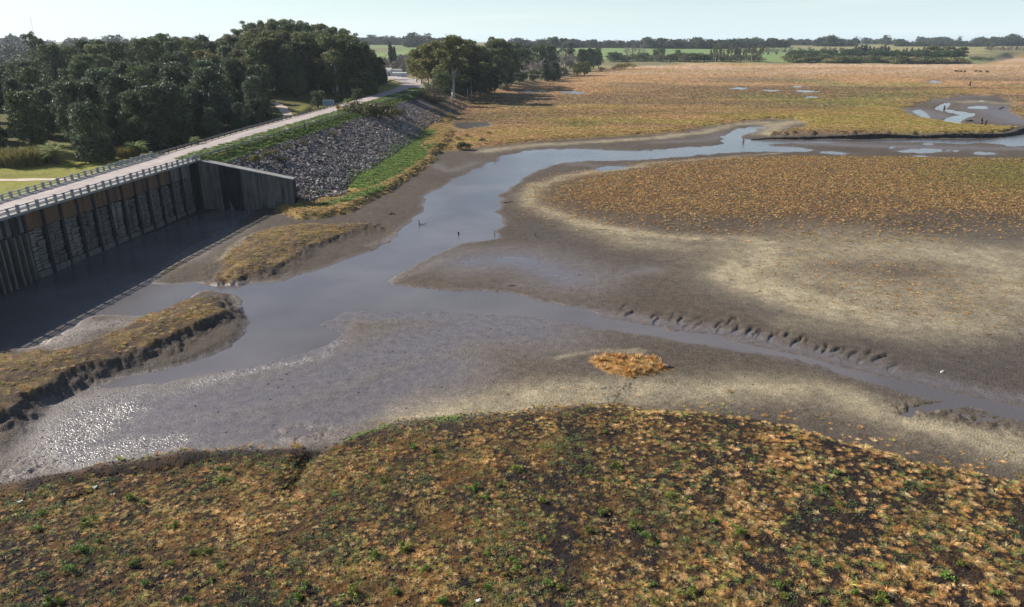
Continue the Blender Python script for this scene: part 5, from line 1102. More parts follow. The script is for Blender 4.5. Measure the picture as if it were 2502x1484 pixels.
for px, pyb, pyt, lab in [(22, 402, 357, 'rounded clump of tall cane at the left edge of the lawn'), (70, 404, 358, 'second clump of tall cane on the lawn left of the palm'), (48, 406, 362, 'middle clump of tall cane on the lawn'), (105, 395, 352, 'tan clump of cane just behind the leftmost palm'), (-5, 405, 372, 'reddish clump of cane cut by the left edge of the picture'), (318, 385, 352, 'tan clump of cane beside the second palm')]:
    plant_px('cane_clump', 'reed', px, pyb, pyt, lab, 'cane clump', None, jit((.75, .85, .62), .15), 1.35)
# cypresses and bare trees by the bend
for px, pyb, pyt, lab in [(956, 168, 105, 'tallest pointed cypress at the road bend'), (965, 168, 115, 'second pointed cypress touching the tallest one'), (987, 172, 152, 'small cypress in front of the white house')]:
    plant_px('cypress_tree', 'cyp', px, pyb, pyt, lab, 'tree', None, (1, 1, 1), 1.25)
for px, pyb, pyt in [(1000, 176, 138), (1012, 180, 135), (1024, 184, 140), (1035, 190, 142), (992, 160, 125), (975, 158, 128), (1005, 158, 120), (940, 160, 128), (915, 158, 122), (1020, 160, 118)]:
    plant_px('bare_tree', 'bare', px, pyb, pyt, 'leafless grey tree beyond the road bend', 'tree', 'leafless trees beyond the bend', (1, 1, 1), 1.3)
GM = 'eucalyptus trees in the grove right of the road bend'
for px, pyb, pyt, kd, tn, wd, lab in [
    (1030, 205, 108, 'euc', (1.5, 1.4, .95), 1.15, 'yellow-green eucalyptus at the left end of the grove'), (1062, 215, 100, 'euc', (1.4, 1.3, .95), 1.2, 'yellow-green eucalyptus second from the left end of the grove'), (1108, 240, 86, 'euc', (1.25, 1.2, .95), 1.25, 'tallest eucalyptus of the grove with a forked white trunk'), (1145, 232, 92, 'euc', (1.1, 1.1, .9), 1.3, 'tall dense eucalyptus in the middle of the grove'),
    (1172, 228, 112, 'wood', (.95, .95, .95), 1.2, 'dark broad tree on the right shoulder of the grove'), (1130, 222, 150, 'wood', (.8, .85, .85), 1.4, 'dark undergrowth tree below the tall eucalyptus'), (1210, 210, 86, 'euc', (1.15, 1.2, 1.05), 1.05, 'tall eucalyptus standing apart right of the grove'), (1232, 205, 92, 'euc', (1.1, 1.15, 1.1), 1.05, 'eucalyptus beside the tall one right of the grove'),
    (1195, 208, 130, 'euc', (.9, 1.0, 1.1), .8, 'thin grey eucalyptus between the grove and its neighbours'), (1255, 198, 120, 'wood', (.8, .9, .9), 1.0, 'dark tree at the foot of the tall eucalyptus pair'), (1080, 235, 175, 'round', (1.3, 1.3, 1.1), 1.0, 'leafy shrubby tree at the left foot of the grove'), (1118, 240, 190, 'euc', (1.5, 1.5, 1.1), .5, 'pale slim leafy sapling in front of the white trunks'), (1160, 236, 165, 'wood', (.75, .8, .8), 1.2, 'dark low tree at the right foot of the grove'), (1185, 228, 150, 'cas', (.8, .85, .85), 1.3, 'dark feathery tree right of the grove')]:
    plant_px('grove_tree', kd, px, pyb, pyt, lab, 'tree', None, tn, wd)
for px, pyb, pyt, kd, tn, wd, lab in [
    (1018, 202, 118, 'euc', (1.6, 1.45, .9), 1.1, 'leftmost yellowish crown of the grove next to the bend'), (1046, 212, 112, 'euc', (1.5, 1.35, .9), 1.2, 'yellowish crown between the two left eucalyptus of the grove'), (1078, 222, 96, 'euc', (1.35, 1.25, .9), 1.3, 'broad olive crown left of the tallest eucalyptus'), (1095, 228, 128, 'wood', (1.2, 1.15, .9), 1.4, 'olive tree filling the grove below the tallest crowns'),
    (1126, 230, 110, 'euc', (1.0, 1.0, .9), 1.4, 'dense crown just right of the tallest eucalyptus'), (1152, 226, 128, 'wood', (.85, .9, .85), 1.5, 'dark tree filling the right half of the grove'), (1100, 234, 165, 'wood', (1.0, 1.0, .85), 1.5, 'low olive tree filling the left foot of the grove'), (1140, 234, 168, 'cas', (.75, .8, .8), 1.6, 'very dark low tree between the pale trunks'),
    (1178, 222, 125, 'cas', (.8, .85, .85), 1.6, 'dark outer tree at the right edge of the grove'), (1200, 212, 110, 'euc', (1.1, 1.15, 1.0), 1.2, 'grey-green eucalyptus left of the tall pair'), (1222, 208, 100, 'euc', (1.1, 1.15, 1.05), 1.3, 'dense crown of the tall pair right of the grove'), (1242, 202, 118, 'wood', (.85, .95, .9), 1.4, 'dark tree right of the tall pair'),
    (1215, 214, 160, 'wood', (.75, .8, .8), 1.6, 'dark low tree under the tall pair'), (1240, 208, 168, 'cas', (.75, .8, .8), 1.6, 'dark low tree right below the tall pair')]:
    plant_px('grove_tree', kd, px, pyb, pyt, lab, 'tree', None, tn, wd)
for px, pyb, pyt, kd, wd, lab in [
    (1275, 185, 118, 'wood', 1.5, 'dark crown above the left leafless shore trees'), (1312, 178, 112, 'wood', 1.5, 'dark crown above the middle leafless shore trees'), (1345, 176, 112, 'cas', 1.5, 'dark feathery crown above the right leafless shore trees'), (1300, 190, 148, 'bare', 1.8, 'wide grey leafless shore tree in the front, left'), (1325, 188, 150, 'bare', 1.8, 'wide grey leafless shore tree in the front, right'), (1375, 182, 130, 'bare', 1.8, 'grey leafless tree between dark shore trees'), (1392, 170, 120, 'wood', 1.4, 'dark crown behind the pale stems of the shore clump'),
    (1425, 168, 122, 'wood', 1.5, 'dark crown left of the two dark end trees'), (1450, 168, 120, 'wood', 1.4, 'dark crown between the two dark end trees'), (1345, 196, 168, 'round', 1.6, 'low black-green bush at the shore clump foot'), (1270, 204, 180, 'round', 1.6, 'low dark bush at the left end of the shore clump'), (1370, 190, 165, 'round', 1.7, 'low grey-green bush at the right foot of the shore clump')]:
    plant_px('shore_tree', kd, px, pyb, pyt, lab, 'tree', None, (.85, .92, .9), wd)
b = MB()
x, y, zg = hit(1112, 236); tr = empty('dead_tree', (x-2, y-3, zg), 'bare forked white trunk standing out against the grove', 'tree')
b.path([(0, 0, -.3), (-.3, 0, 5), (-1.0, 0, 11), (-1.5, 0, 16)], .5, .2, 6); b.path([(-.3, 0, 5), (.1, 0, 10), (.8, 0, 14)], .3, .14, 6); obj('trunk', b.me('trunk', M_BARKP, True), tr)
for px, pyb, pyt in [(1143, 236, 195), (1152, 237, 190), (1159, 236, 200), (1168, 236, 205)]:
    x, y, zg = hit(px, pyb); tr = empty('slim_trunk', (x, y-2, zg), 'slim pale trunk at the front edge of the grove', 'tree', 'pale trunks at the front of the grove'); hh = (pyb-pyt)*y/FPX
    q = MB(); q.path([(0, 0, -.3), (rt.uniform(-.3, .3), 0, hh*.5), (rt.uniform(-1, 1), 0, hh)], .3, .15, 6); obj('trunk', q.me('trunk', M_BARKP, True), tr)
# grey brush around the end of the rock slope
for px, pyb, pyt, kd, lab in [(1062, 218, 160, 'bare', 'pale grey leafless tree leaning over the road bend'), (1080, 225, 178, 'bare', 'grey leafless tree at the left foot of the grove'), (1050, 232, 200, 'bareb', 'grey brush just below the road bend'), (1068, 240, 205, 'bareb', 'grey brush between the bend and the grove'), (1035, 240, 212, 'bareb', 'brown brush at the top of the rocks near the bend'), (1052, 250, 222, 'shrub', 'brownish bush at the far top corner of the rocks'), (1085, 246, 222, 'bareb', 'low grey brush at the shore end of the rocks'), (1020, 250, 225, 'bareb', 'brown brush leaning over the far rocks'),
                               (1068, 255, 232, 'shrub', 'low brown bush at the shore below the grove'), (1100, 232, 205, 'bareb', 'grey brush in front of the grove trunks')]:
    plant_px('brush', kd, px, pyb, pyt, lab, 'bush', None, jit((.95, .85, .8), .15), 1.5)
for px, pyb, pyt, kd, lab, tn, wd in [
    (918, 285, 240, 'shrub', 'large round brownish bush overhanging the guardrail', (.85, .75, .6), 1.5), (952, 288, 250, 'shrub', 'dark bush at the right of the large guardrail bush', (.55, .55, .5), 1.2), (895, 284, 252, 'shrub', 'left half of the large guardrail bush', (1.0, .9, .65), 1.1), (975, 282, 262, 'shrub', 'small dark bush right of the guardrail bushes', (.5, .52, .5), 1.2),
    (880, 305, 290, 'bareb', 'brown scrub below the large guardrail bush', (.9, .8, .7), 1.6), (835, 318, 302, 'bareb', 'brown scrub on the rocks below the yellow sign', (.9, .8, .7), 1.8), (808, 332, 318, 'shrub', 'olive scrub on the rocks left of the yellow sign', (1.1, 1.0, .8), 1.3), (742, 358, 332, 'bareb', 'largest grey-brown bush at the top of the rocks', (.9, .8, .75), 1.4), (705, 368, 345, 'bareb', 'grey-brown bush at the top of the rocks, left of the largest', (.9, .8, .75), 1.4),
    (655, 385, 362, 'shrub', 'pale bush near the top of the wing wall', (1.2, 1.05, .9), 1.2), (622, 398, 372, 'shrub', 'yellowish bush behind the wing wall', (1.3, 1.15, .7), 1.1), (682, 396, 380, 'shrub', 'low olive bush among the near rocks', (1.0, .95, .7), 1.6), (598, 396, 380, 'bareb', 'thin brush behind the wing wall coping', (1, .9, .8), 1.2), (770, 345, 335, 'bareb', 'low scrub among the rocks', (.9, .8, .7), 1.8),
    (1128, 365, 342, 'shrub', 'dark bush on the ridge by the near pond', (.55, .55, .5), 1.3), (1100, 348, 336, 'bareb', 'grey scrub ridge below the near pond', (.8, .75, .7), 2.0), (1140, 335, 324, 'bareb', 'grey scrub ridge right below the near pond', (.8, .75, .7), 2.2), (1118, 342, 330, 'bareb', 'middle of the grey scrub ridge below the near pond', (.8, .75, .7), 2.0), (1178, 345, 335, 'shrub', 'small grey-green bush right of the scrub ridge', (.8, .9, .8), 1.1), (1195, 328, 320, 'bareb', 'low scrub right of the near pond', (.8, .75, .7), 2.6),
    (1150, 254, 236, 'bareb', 'brown reed bank in front of the grove, left end', (1, .85, .75), 2.6), (1185, 254, 236, 'bareb', 'brown reed bank in front of the grove, middle', (1, .85, .75), 2.6), (1215, 250, 230, 'bareb', 'brown reed bank in front of the grove, right end', (1, .85, .75), 2.6), (1235, 222, 200, 'bareb', 'brown brush right of the grove', (1, .85, .75), 2.0)]:
    plant_px('scrub', kd, px, pyb, pyt, lab, 'bush', None, tn, wd)
# the clump of trees along the shore right of the grove
for px, pyb, pyt, kd, tn, wd, lab in [
    (1268, 195, 135, 'bare', (1, 1, 1), 1.5, 'grey leafless tree next to the tall eucalyptus pair'), (1290, 196, 140, 'bare', (1, 1, 1), 1.6, 'wide leafless tree in the middle of the shore clump'), (1315, 192, 138, 'bare', (1, 1, 1), 1.5, 'leafless tree behind the dark shore bushes'), (1305, 200, 172, 'round', (.9, 1, .95), 1.3, 'low dark bush under the leafless shore trees'), (1280, 199, 176, 'round', (.9, 1, .95), 1.2, 'low dark bush at the left of the shore clump'), (1332, 198, 155, 'cas', (.85, .9, .9), 1.3, 'dark pointed tree at the front of the shore clump'), (1352, 196, 150, 'cas', (.8, .85, .85), 1.4, 'darkest tree at the front of the shore clump'),
    (1290, 170, 110, 'wood', (.8, .9, .9), 1.1, 'dark tree behind the leafless shore trees'), (1330, 168, 108, 'wood', (.85, .95, .95), 1.2, 'dark tree at the back of the shore clump'), (1368, 178, 118, 'bare', (1, 1, 1), 1.6, 'tall leafless tree with pale stems in the shore clump'), (1385, 180, 122, 'bare', (1, 1, 1), 1.4, 'second tall leafless tree with pale stems'), (1402, 176, 128, 'bare', (1, 1, 1), 1.3, 'leafless tree left of the dark end trees'), (1418, 172, 120, 'wood', (.75, .85, .85), 1.0, 'dark tree third from the right end of the shore clump'), (1440, 170, 118, 'wood', (.75, .85, .85), 1.0, 'dark tree second from the right end of the shore clump'), (1462, 166, 118, 'wood', (.75, .85, .85), .9, 'dark spreading tree at the right end of the shore clump'),
    (1428, 185, 150, 'round', (1.3, 1.15, .8), 1.2, 'olive bush in front of the dark end trees'), (1410, 186, 156, 'round', (1.5, 1.25, .8), 1.0, 'yellowish bush left of the olive bush'), (1522, 170, 150, 'shrub', (1.9, 1.5, .55), 1.3, 'small golden tree alone on the far shore'), (1500, 172, 158, 'bareb', (1, .9, .8), 1.6, 'thin brush left of the small golden tree'), (1470, 176, 158, 'bareb', (1, .9, .8), 1.8, 'thin brush right of the shore clump'),
    (1240, 175, 105, 'wood', (.85, .95, 1), 1.0, 'dark tree behind the tall eucalyptus pair'), (1265, 165, 100, 'euc', (.9, 1, 1), 1.0, 'eucalyptus behind the shore clump'), (1355, 140, 88, 'euc', (.8, .95, 1), 1.2, 'tall blue-green eucalyptus above the shore clump'), (1375, 138, 92, 'euc', (.8, .95, 1), 1.2, 'second tall eucalyptus above the shore clump'), (1395, 138, 104, 'wood', (.8, .9, .95), 1.2, 'dark tree behind the shore clump near the field')]:
    plant_px('shore_tree', kd, px, pyb, pyt, lab, 'tree', None, tn, wd)

# far side of the marsh: belt of brush and trees
GB = 'grey brush belt along the far edge of the marsh'
for k in range(46):
    px = 1490+k*8.2+rt.uniform(-3, 3); plant_px('far_bush', 'round' if rt.random() < .4 else 'bareb', px, 151+rt.uniform(-2, 1.5), 131+rt.uniform(-3, 5), 'grey-green bush in the belt along the far edge of the marsh', 'bush', GB, jit((1.1, 1.05, .95), .2), rt.uniform(1.6, 2.4))
for px, pyt in [(1530, 108), (1545, 103), (1560, 105), (1572, 110)]: plant_px('bare_tree', 'bare', px, 148, pyt, 'tall leafless tree in front of the green field', 'tree', 'leafless trees in front of the green field', (1, 1, 1), 1.1)
for px, pyt, lab in [(1600, 121, 'dark bush above the brush belt in the middle of the field edge'), (1655, 122, 'small dark flat-topped tree on the field edge'), (1615, 118, 'dark bush beside the leafless trees on the field edge'), (1800, 121, 'dark round bush at the right of the field edge')]: plant_px('field_tree', 'round', px, 146, pyt, lab, 'tree', None, (.9, 1, .95), .9)
for k in range(20):
    px = 1735+k*6.6+rt.uniform(-2, 2); x, y, zg = hit(px, 152+rt.uniform(-1, 1)); hh = (34+rt.uniform(-6, 8))*y/FPX
    plant('white_trunk_tree', 'umb', x, y, hh, 'slender pale-trunked tree in the row at the far edge of the marsh', 'tree', 'row of pale slender trees on the far shore', jit((1.2, 1.1, 1.0), .15), .5, zg)
for k in range(62):
    px = 1925+k*6.9+rt.uniform(-3, 3); pyb = 152+rt.uniform(-2, 1)+(px-1925)*.012; kd = rt.choice(['round', 'shrub', 'bareb', 'shrub']); plant_px('far_bush', kd, px, pyb, pyb-17-rt.uniform(-3, 6), ('taller ' if pyb < 152.6 else 'low ')+'rounded '+{'round': 'green', 'bareb': 'leafless brown', 'shrub': 'grey-green'}[kd]+' bush, '+('left tip of' if px < 1965 else 'near the left end of' if px < 2010 else 'left of the pointed trees in' if px < 2070 else 'below the first pointed trees of' if px < 2115 else 'below the last tall pointed trees of' if px < 2180 else 'below the gap in' if px < 2235 else 'left of the eucalyptus in' if px < 2275 else 'below the eucalyptus of' if px < 2320 else 'right tip of')+' the far thicket', 'bush', 'rounded bushes of the right far thicket', jit(rt.choice([(1.9, 1.6, 1.3), (1.3, 1.3, 1.0), (1.0, 1.05, .8)]), .25), rt.uniform(1.4, 2.1))
for k in range(40):
    px = 1925+k*10.4+rt.uniform(-3, 3); pyb = 147+rt.uniform(-2, 2); plant_px('thicket_tree', rt.choice(['round', 'round', 'cas']), px, pyb, pyb-17-rt.uniform(0, 9), 'dark round tree, '+('left end' if px < 2010 else 'left half' if px < 2110 else 'middle' if px < 2190 else 'right half' if px < 2280 else 'right end')+' of the rear of the far right thicket', 'tree', 'dark round trees of the right far thicket', jit((.9, 1.0, .95), .2), rt.uniform(1.5, 2.1))
for px, pyt in [(2080, 118), (2095, 114), (2108, 111), (2140, 117), (2205, 119), (2088, 112), (2102, 109), (2113, 108), (2122, 112), (2132, 114), (2150, 112), (2159, 109), (2168, 113), (2212, 117), (2225, 116), (2241, 118), (2254, 114)]:
    plant_px('dark_pine', 'conif', px, 140, pyt, 'dark pointed tree in the row above the right far thicket', 'tree', 'dark pointed trees above the far thicket', jit((.8, .95, 1), .1), 1.3)
for px, pyt in [(2266, 111), (2277, 109), (2288, 112), (2305, 114), (2318, 113), (2332, 117), (2345, 112), (2352, 115), (2140, 122), (2190, 120)]:
    plant_px('far_eucalyptus', 'euc', px, 146, pyt, 'olive eucalyptus at the right end of the far thicket', 'tree', 'eucalyptus trees at the right end of the far thicket', jit((1.5, 1.5, 1.2), .1), 1.3)
for k in range(12):
    px = 2370+rt.uniform(0, 60); plant_px('far_bush', 'bareb', px, 148+rt.uniform(-3, 2), 134+rt.uniform(0, 6), 'thin brown bush at the open end of the right far thicket', 'bush', 'thin brown bushes at the open end of the thicket', jit((1.1, 1, .9), .2), 1.8)
for k, (px, py) in enumerate([(1877, 134), (1897, 134), (1925, 136), (1946, 133), (1490, 134), (1505, 132), (1457, 134)]): plant_px('field_bush', 'round', px, py, py-6, 'small dark round bush alone on the far green field', 'bush', 'lone round bushes on the far fields', (.8, .95, .9), 1.3)
for k in range(6): plant_px('lawn_bush', 'round', 1475*.0+974+k*8+rt.uniform(-2, 2), 178+k*1.6, 174.5+k*1.6, 'tiny dark clipped bush beside the road bend', 'bush', 'clipped bushes beside the bend', (.7, .8, .7), 1.3)

# woods at the horizon
FAR_ME = []
for i, kd in enumerate(['wood', 'wood', 'euc', 'round']):
    H0, parts = P[kd][i % len(P[kd])]; rs = np.random.RandomState(40+i)
    lb = lobeset(rs, 1.0, .12, .32, 9, .2, .8, .3); m_ = crown(lb, 300, .055, L_FAR, rs, .1, .6, 1.2); m_.name = 'far_crown'; FAR_ME.append(m_)
bt = bare_me(1.1, 1, leafmat('far_twigs', (1, 1, 1), .1, 0, True), np.random.RandomState(5), 10, 2, .012); bt.name = 'far_zbare'; FAR_ME.append(bt)
FC = proto_coll('far_tree_kinds', FAR_ME)
def far_wood(name, label, segs, tints, n, h, dep=60, bare=0.0):
    """segs: (px0, px1, distance0, distance1)"""
    X = []; Y = []; Hh = []
    for px0, px1, d0, d1_, k, hm in segs:
        t = RS.rand(k); d = lerp(d0, d1_, t)+RS.uniform(-dep, dep, k); pxx = lerp(px0, px1, t); X.append((pxx-IW/2)/FPX*d*.98); Y.append(d); Hh.append(RS.uniform(.4, 1.25, k)**1.2*hm*.88*(0.75+.5*vn(pxx*.05, pxx*0+d0*.01, 4)))
    X, Y, Hh = map(np.concatenate, (X, Y, Hh)); z = T(X, Y); n = len(X); wd = RS.uniform(.9, 1.5, n)
    idx = np.where(RS.rand(n) < bare, 4, RS.randint(0, 4, n))
    return scatter(name, np.column_stack([X, Y, z-.3]), np.column_stack([np.zeros(n), np.zeros(n), RS.uniform(0, 6.3, n)]), np.column_stack([Hh*wd, Hh*wd, Hh]), tintmix(n, tints, [1]*len(tints)), idx, FC, kind='stuff', label=label)
DG = [(.045, .062, .034), (.058, .07, .036), (.075, .082, .042)]; GB_ = [(.16, .13, .105), (.12, .11, .08), (.2, .17, .13)]
far_wood('distant_wood', 'long dark wood along the top of the green field', [(1380, 1560, 2150, 2100, 260, 17), (1560, 1770, 2050, 2000, 420, 23), (1770, 1900, 2050, 2150, 200, 20), (1230, 1400, 2100, 2100, 240, 20)], DG, 0, 0)
far_wood('distant_brush', 'grey leafless brush beyond the green field', [(1760, 2130, 1750, 1800, 420, 9), (2360, 2700, 1900, 2000, 380, 10), (900, 1060, 900, 950, 300, 11), (905, 1045, 760, 800, 240, 10)], GB_, 0, 0, 70, .6)
far_wood('distant_wood', 'bluish wood patches along the right horizon', [(1795, 1830, 3600, 3600, 60, 22), (1850, 1990, 2900, 2900, 260, 20), (1960, 2060, 2500, 2450, 160, 26), (2060, 2150, 3200, 3200, 100, 22), (2150, 2380, 2600, 2600, 420, 17), (2330, 2700, 2900, 2700, 900, 30), (2200, 2300, 3600, 3600, 120, 26), (2122, 2136, 3000, 3000, 22, 30)], DG, 0, 0, 110)
far_wood('distant_wood', 'bluish wood patches on the horizon between the wood and the grove', [(880, 1010, 2300, 2300, 200, 18), (1000, 1060, 2000, 2000, 110, 26), (1060, 1130, 2200, 2200, 110, 18), (905, 990, 2800, 2800, 60, 26)], DG, 0, 0, 80)
far_wood('distant_wood', 'bluish wooded ridge behind the left end of the wood', [(-200, 200, 760, 800, 420, 17), (-200, 260, 1050, 1100, 520, 20), (-200, 640, 1500, 1600, 700, 26), (120, 620, 900, 900, 700, 17), (200, 640, 650, 650, 320, 16)], DG+[(.1, .1, .07)], 0, 0, 90)
far_wood('distant_brush', 'hazy scrub and small trees on the valley floor at the far left', [(-100, 160, 560, 600, 200, 7)], GB_+DG, 0, 0, 60, .3)

# ------------------------------------------------------------------ small green weeds on the near bank
weeds = [(105, 1375, 1.0), (320, 1939-0, 0)][:1]
WD = [(318, 1942), (482, 1847), (490*1.0, 2095), (140, 1960), (163, 1905), (362, 2009), (303, 2038), (263, 2112), (536, 1864), (645, 1948), (630, 2092), (720, 2050), (768, 2043), (818, 2098), (783, 2153), (544, 2163), (695, 2222), (810, 1738), (838, 1742), (820, 1781), (1130, 2172), (1107, 2215), (229, 2232), (180, 2236), (1304, 2200), (1465, 2193), (1386, 2062), (1494, 2031), (1633, 2232), (1568, 2108), (1607, 1670), (1755, 1809), (1618, 1692), (1920, 1740), (1895, 2075), (1913, 2096), (1866, 2135), (1803, 2180), (1807, 2050), (2080, 2180), (2035, 2168), (2182, 1738), (2282, 1735), (2516, 1735), (2230, 1902), (2175, 1965), (3045, 1807), (3020, 1822), (3108, 1870), (3095, 1750), (2890, 2170), (2900, 2210), (3052, 2230), (3160, 2200), (3262, 2218), (3500, 2138), (3688, 2200), (3555, 2092), (2855, 1748), (2640, 1930), (2560, 2200), (2415, 2165), (2225, 1775), (2010, 1860), (1850, 1800), (1800, 1845), (1420, 1780), (1375, 1740), (1530, 1655), (2480, 1840), (2400, 1990), (2240, 1600), (2735, 1975), (2420, 2230), (2345, 1950)]
for i, (sx, sy) in enumerate(WD):
    px, py = sx*.6597, sy*.6597; g_ = i % 3 != 0 or i < 22
    x, y, zg = hit(px, py+3); H = rt.uniform(.32, .62)*(1.1 if not g_ else 1)
    where = ('far left' if px < 400 else 'left' if px < 800 else 'middle' if px < 1400 else 'right' if px < 2000 else 'far right'); rw = ('along the top edge of the bank' if py < 1180 else 'in the upper part of the bank' if py < 1290 else 'halfway down the bank' if py < 1390 else 'along the bottom of the picture')
    plant('green_weed' if g_ else 'olive_weed', 'weed', x, y, H, ('small ' if H < .45 else 'big ')+('bright green' if g_ else 'olive')+' leafy weed '+rw+', '+where, 'weed', 'bright green weeds on the near bank' if g_ else 'olive weeds on the near bank', jit((1.05, .85, .8), .2) if g_ else jit((1.3, .8, .7), .2), 1.2, zg)

# ------------------------------------------------------------------ driftwood, stumps, stones, litter
def drift(px, py, pts, r, label, name='driftwood', zoff=0.0):
    x, y, zg = hit(px, py); zg = max(zg, 0.0); e_ = empty(name, (x, y, zg), label, 'driftwood' if name == 'driftwood' else 'stump')
    q = MB(); q.path(pts[0], r, r*.6, 6); obj('stem', q.me('stem', M_DRIFT, True), e_)
    for p_ in pts[1:]: q = MB(); q.path(p_, r*.6, r*.25, 5); obj('branch', q.me('branch', M_DRIFT, True), e_)
drift(1025, 550, [[(0, 0, -.3), (-.05, 0, .5), (-.12, 0, 1.1)], [(0, 0, .15), (.8, .2, .1), (1.7, .3, .45)], [(1.0, .2, .1), (1.3, .4, .35)]], .09, 'forked branch sticking out of the middle of the stream')
drift(1120, 574, [[(0, 0, -.3), (.02, 0, .3), (.0, .05, .62)], [(0, 0, .35), (-.2, .1, .55)]], .16, 'dark stump standing in the water below the branch', 'tree_stump')
drift(1308, 578, [[(0, 0, -.2), (-.06, 0, .5), (-.1, 0, .95)], [(0, 0, .05), (.3, .1, .12)]], .06, 'thin upright stick on the mud flat')
drift(1209, 578, [[(0, 0, -.3), (-.05, 0, .7), (-.15, 0, 1.4)], [(0, 0, .3), (.3, .2, .6)]], .05, 'leaning stick at the right water edge')
drift(1228, 497, [[(0, 0, .05), (1.2, .1, .12), (2.4, .4, .35)], [(1.2, .1, .1), (1.7, .5, .4)]], .09, 'fallen dark branch on the right water edge')
drift(1210, 395, [[(0, 0, -.3), (0, 0, .6), (.03, 0, 1.1)], [(0, 0, .3), (.1, 0, .5)]], .06, 'short stick near the top bend of the stream')
drift(1816, 349, [[(0, 0, -.2), (.1, 0, .8), (-.2, 0, 1.6)], [(0, 0, .3), (.9, .2, 1.0)], [(.0, 0, .2), (-.6, .3, .5)]], .16, 'dark snag in the far channel', 'tree_stump')
drift(2397, 305, [[(0, 0, -.3), (0, 0, 1.6), (-.3, 0, 3.1)], [(0, 0, .8), (.5, 0, 1.9)]], .45, 'left one of two dark stumps on the far mud basin', 'tree_stump')
drift(2407, 307, [[(0, 0, -.3), (0, 0, 1.3), (.3, 0, 2.5)], [(0, 0, .6), (-.6, 0, 1.7)]], .4, 'right one of two dark stumps on the far mud basin', 'tree_stump')
drift(2306, 269, [[(0, 0, -.3), (.2, 0, 1.5), (-.1, 0, 2.4)], [(0, 0, .4), (1.2, 0, .8)]], .4, 'dark stump at the narrow of the far basin stream', 'tree_stump')
drift(2369, 210, [[(0, 0, -.3), (0, 0, 2), (.3, 0, 3.8)], [(0, 0, 1), (.8, 0, 2)]], .6, 'lone dark stump out on the far marsh', 'tree_stump')
drift(2363, 297, [[(0, 0, .1), (1.5, 0, .5), (3.0, .5, .3)], [(0, 0, .2), (-.8, .2, .9)]], .35, 'fallen log lying left of the two dark stumps')
drift(2440, 267, [[(0, 0, .2), (1.6, 0, .6), (3.2, .5, 1.0)], [(1.6, 0, .5), (2.0, .6, 1.6)]], .35, 'broken branches by the small pond of the far basin')
drift(2395, 347, [[(0, 0, -.3), (.05, 0, 1), (.0, 0, 1.9)], [(0, 0, .5), (.2, 0, .8)]], .09, 'thin stake in the far right channel')
drift(1240, 700, [[(0, 0, .03), (.8, .1, .08), (1.4, .4, .05)], [(.6, 0, .05), (.9, -.3, .12)]], .05, 'small stick lying at the edge of the mud point')
drift(950, 525, [[(0, 0, .08), (.7, .1, .2), (1.3, .3, .1)], [(.5, 0, .15), (.6, .3, .4)]], .12, 'dark driftwood lump on the bank beside the stream')
x, y, zg = hit(1631, 897); rk = obj('rock', rock_me(9, rg_, .55), None, (x, y, zg+.15)); rk['label'] = 'single pale pinkish rock at the right tip of the grassy islet'; rk['category'] = 'rock'; rk.scale = (1.1, .8, .8)
for i, (px, py, lab) in enumerate([(231, 1195, 'white scrap of litter beside a green weed on the near bank'), (49, 1231, 'white scrap of litter near the left edge of the near bank'), (1167, 1475, 'white scrap of litter at the bottom edge of the picture'), (2301, 912, 'small white scrap on the red mud beside the long channel')]):
    x, y, zg = hit(px, py); q = MB(); q.box((0, 0, .09), (.24, .16, .14), jit=.05); q.box((.12, .08, .14), (.12, .12, .1), jit=.04); o = obj('litter', q.me('litter', M_LITTER), None, (x, y, zg)); o['label'] = lab; o['category'] = 'litter'
rc = random.Random(9)
N = 900; X, Y = pts_in(N, -60, 20, 52, 130)
def edge_stones(name, label, dfn, n, box, s0, s1, key):
    X, Y = pts_in(n*30, *box); z, m = T(X, Y, True); k = np.where(dfn(X, Y, m))[0][:n]; X, Y, z = X[k], Y[k], z[k]; n = len(k)
    if n: scatter(name, np.column_stack([X, Y, np.maximum(z, 0)+.01]), np.column_stack([RS.uniform(-.6, .6, n), RS.uniform(-.6, .6, n), RS.uniform(0, 6.3, n)]), np.column_stack([RS.uniform(s0, s1, n)]*3), np.ones((n, 3)), RS.randint(0, 8, n), RK, kind='stuff', label=label)
edge_stones('shore_stones', 'small stones strewn along the water edge', lambda X, Y, m: (m['dW'] > 0) & (m['dW'] < .5) & (RS.rand(len(X)) < .5), 500, (-60, 12, 60, 140), .07, .22, 0)
grv = [(L, w_, a) for L, w_, a in GRAVEL_GLINT]
def gfn(X, Y, m):
    g_ = np.zeros(len(X))
    for L, w_, a in grv: g_ = np.maximum(g_, a*np.exp(-(pld(L, X, Y)/w_)**2))
    return RS.rand(len(X)) < g_**2*.4
edge_stones('glint_stones', 'pale stones standing in for glints on the wet mud at the left', gfn, 2600, (-62, 10, 48, 100), .05, .17, 0)  # pale stones strewn on the pebbly mud to imitate its sparkle

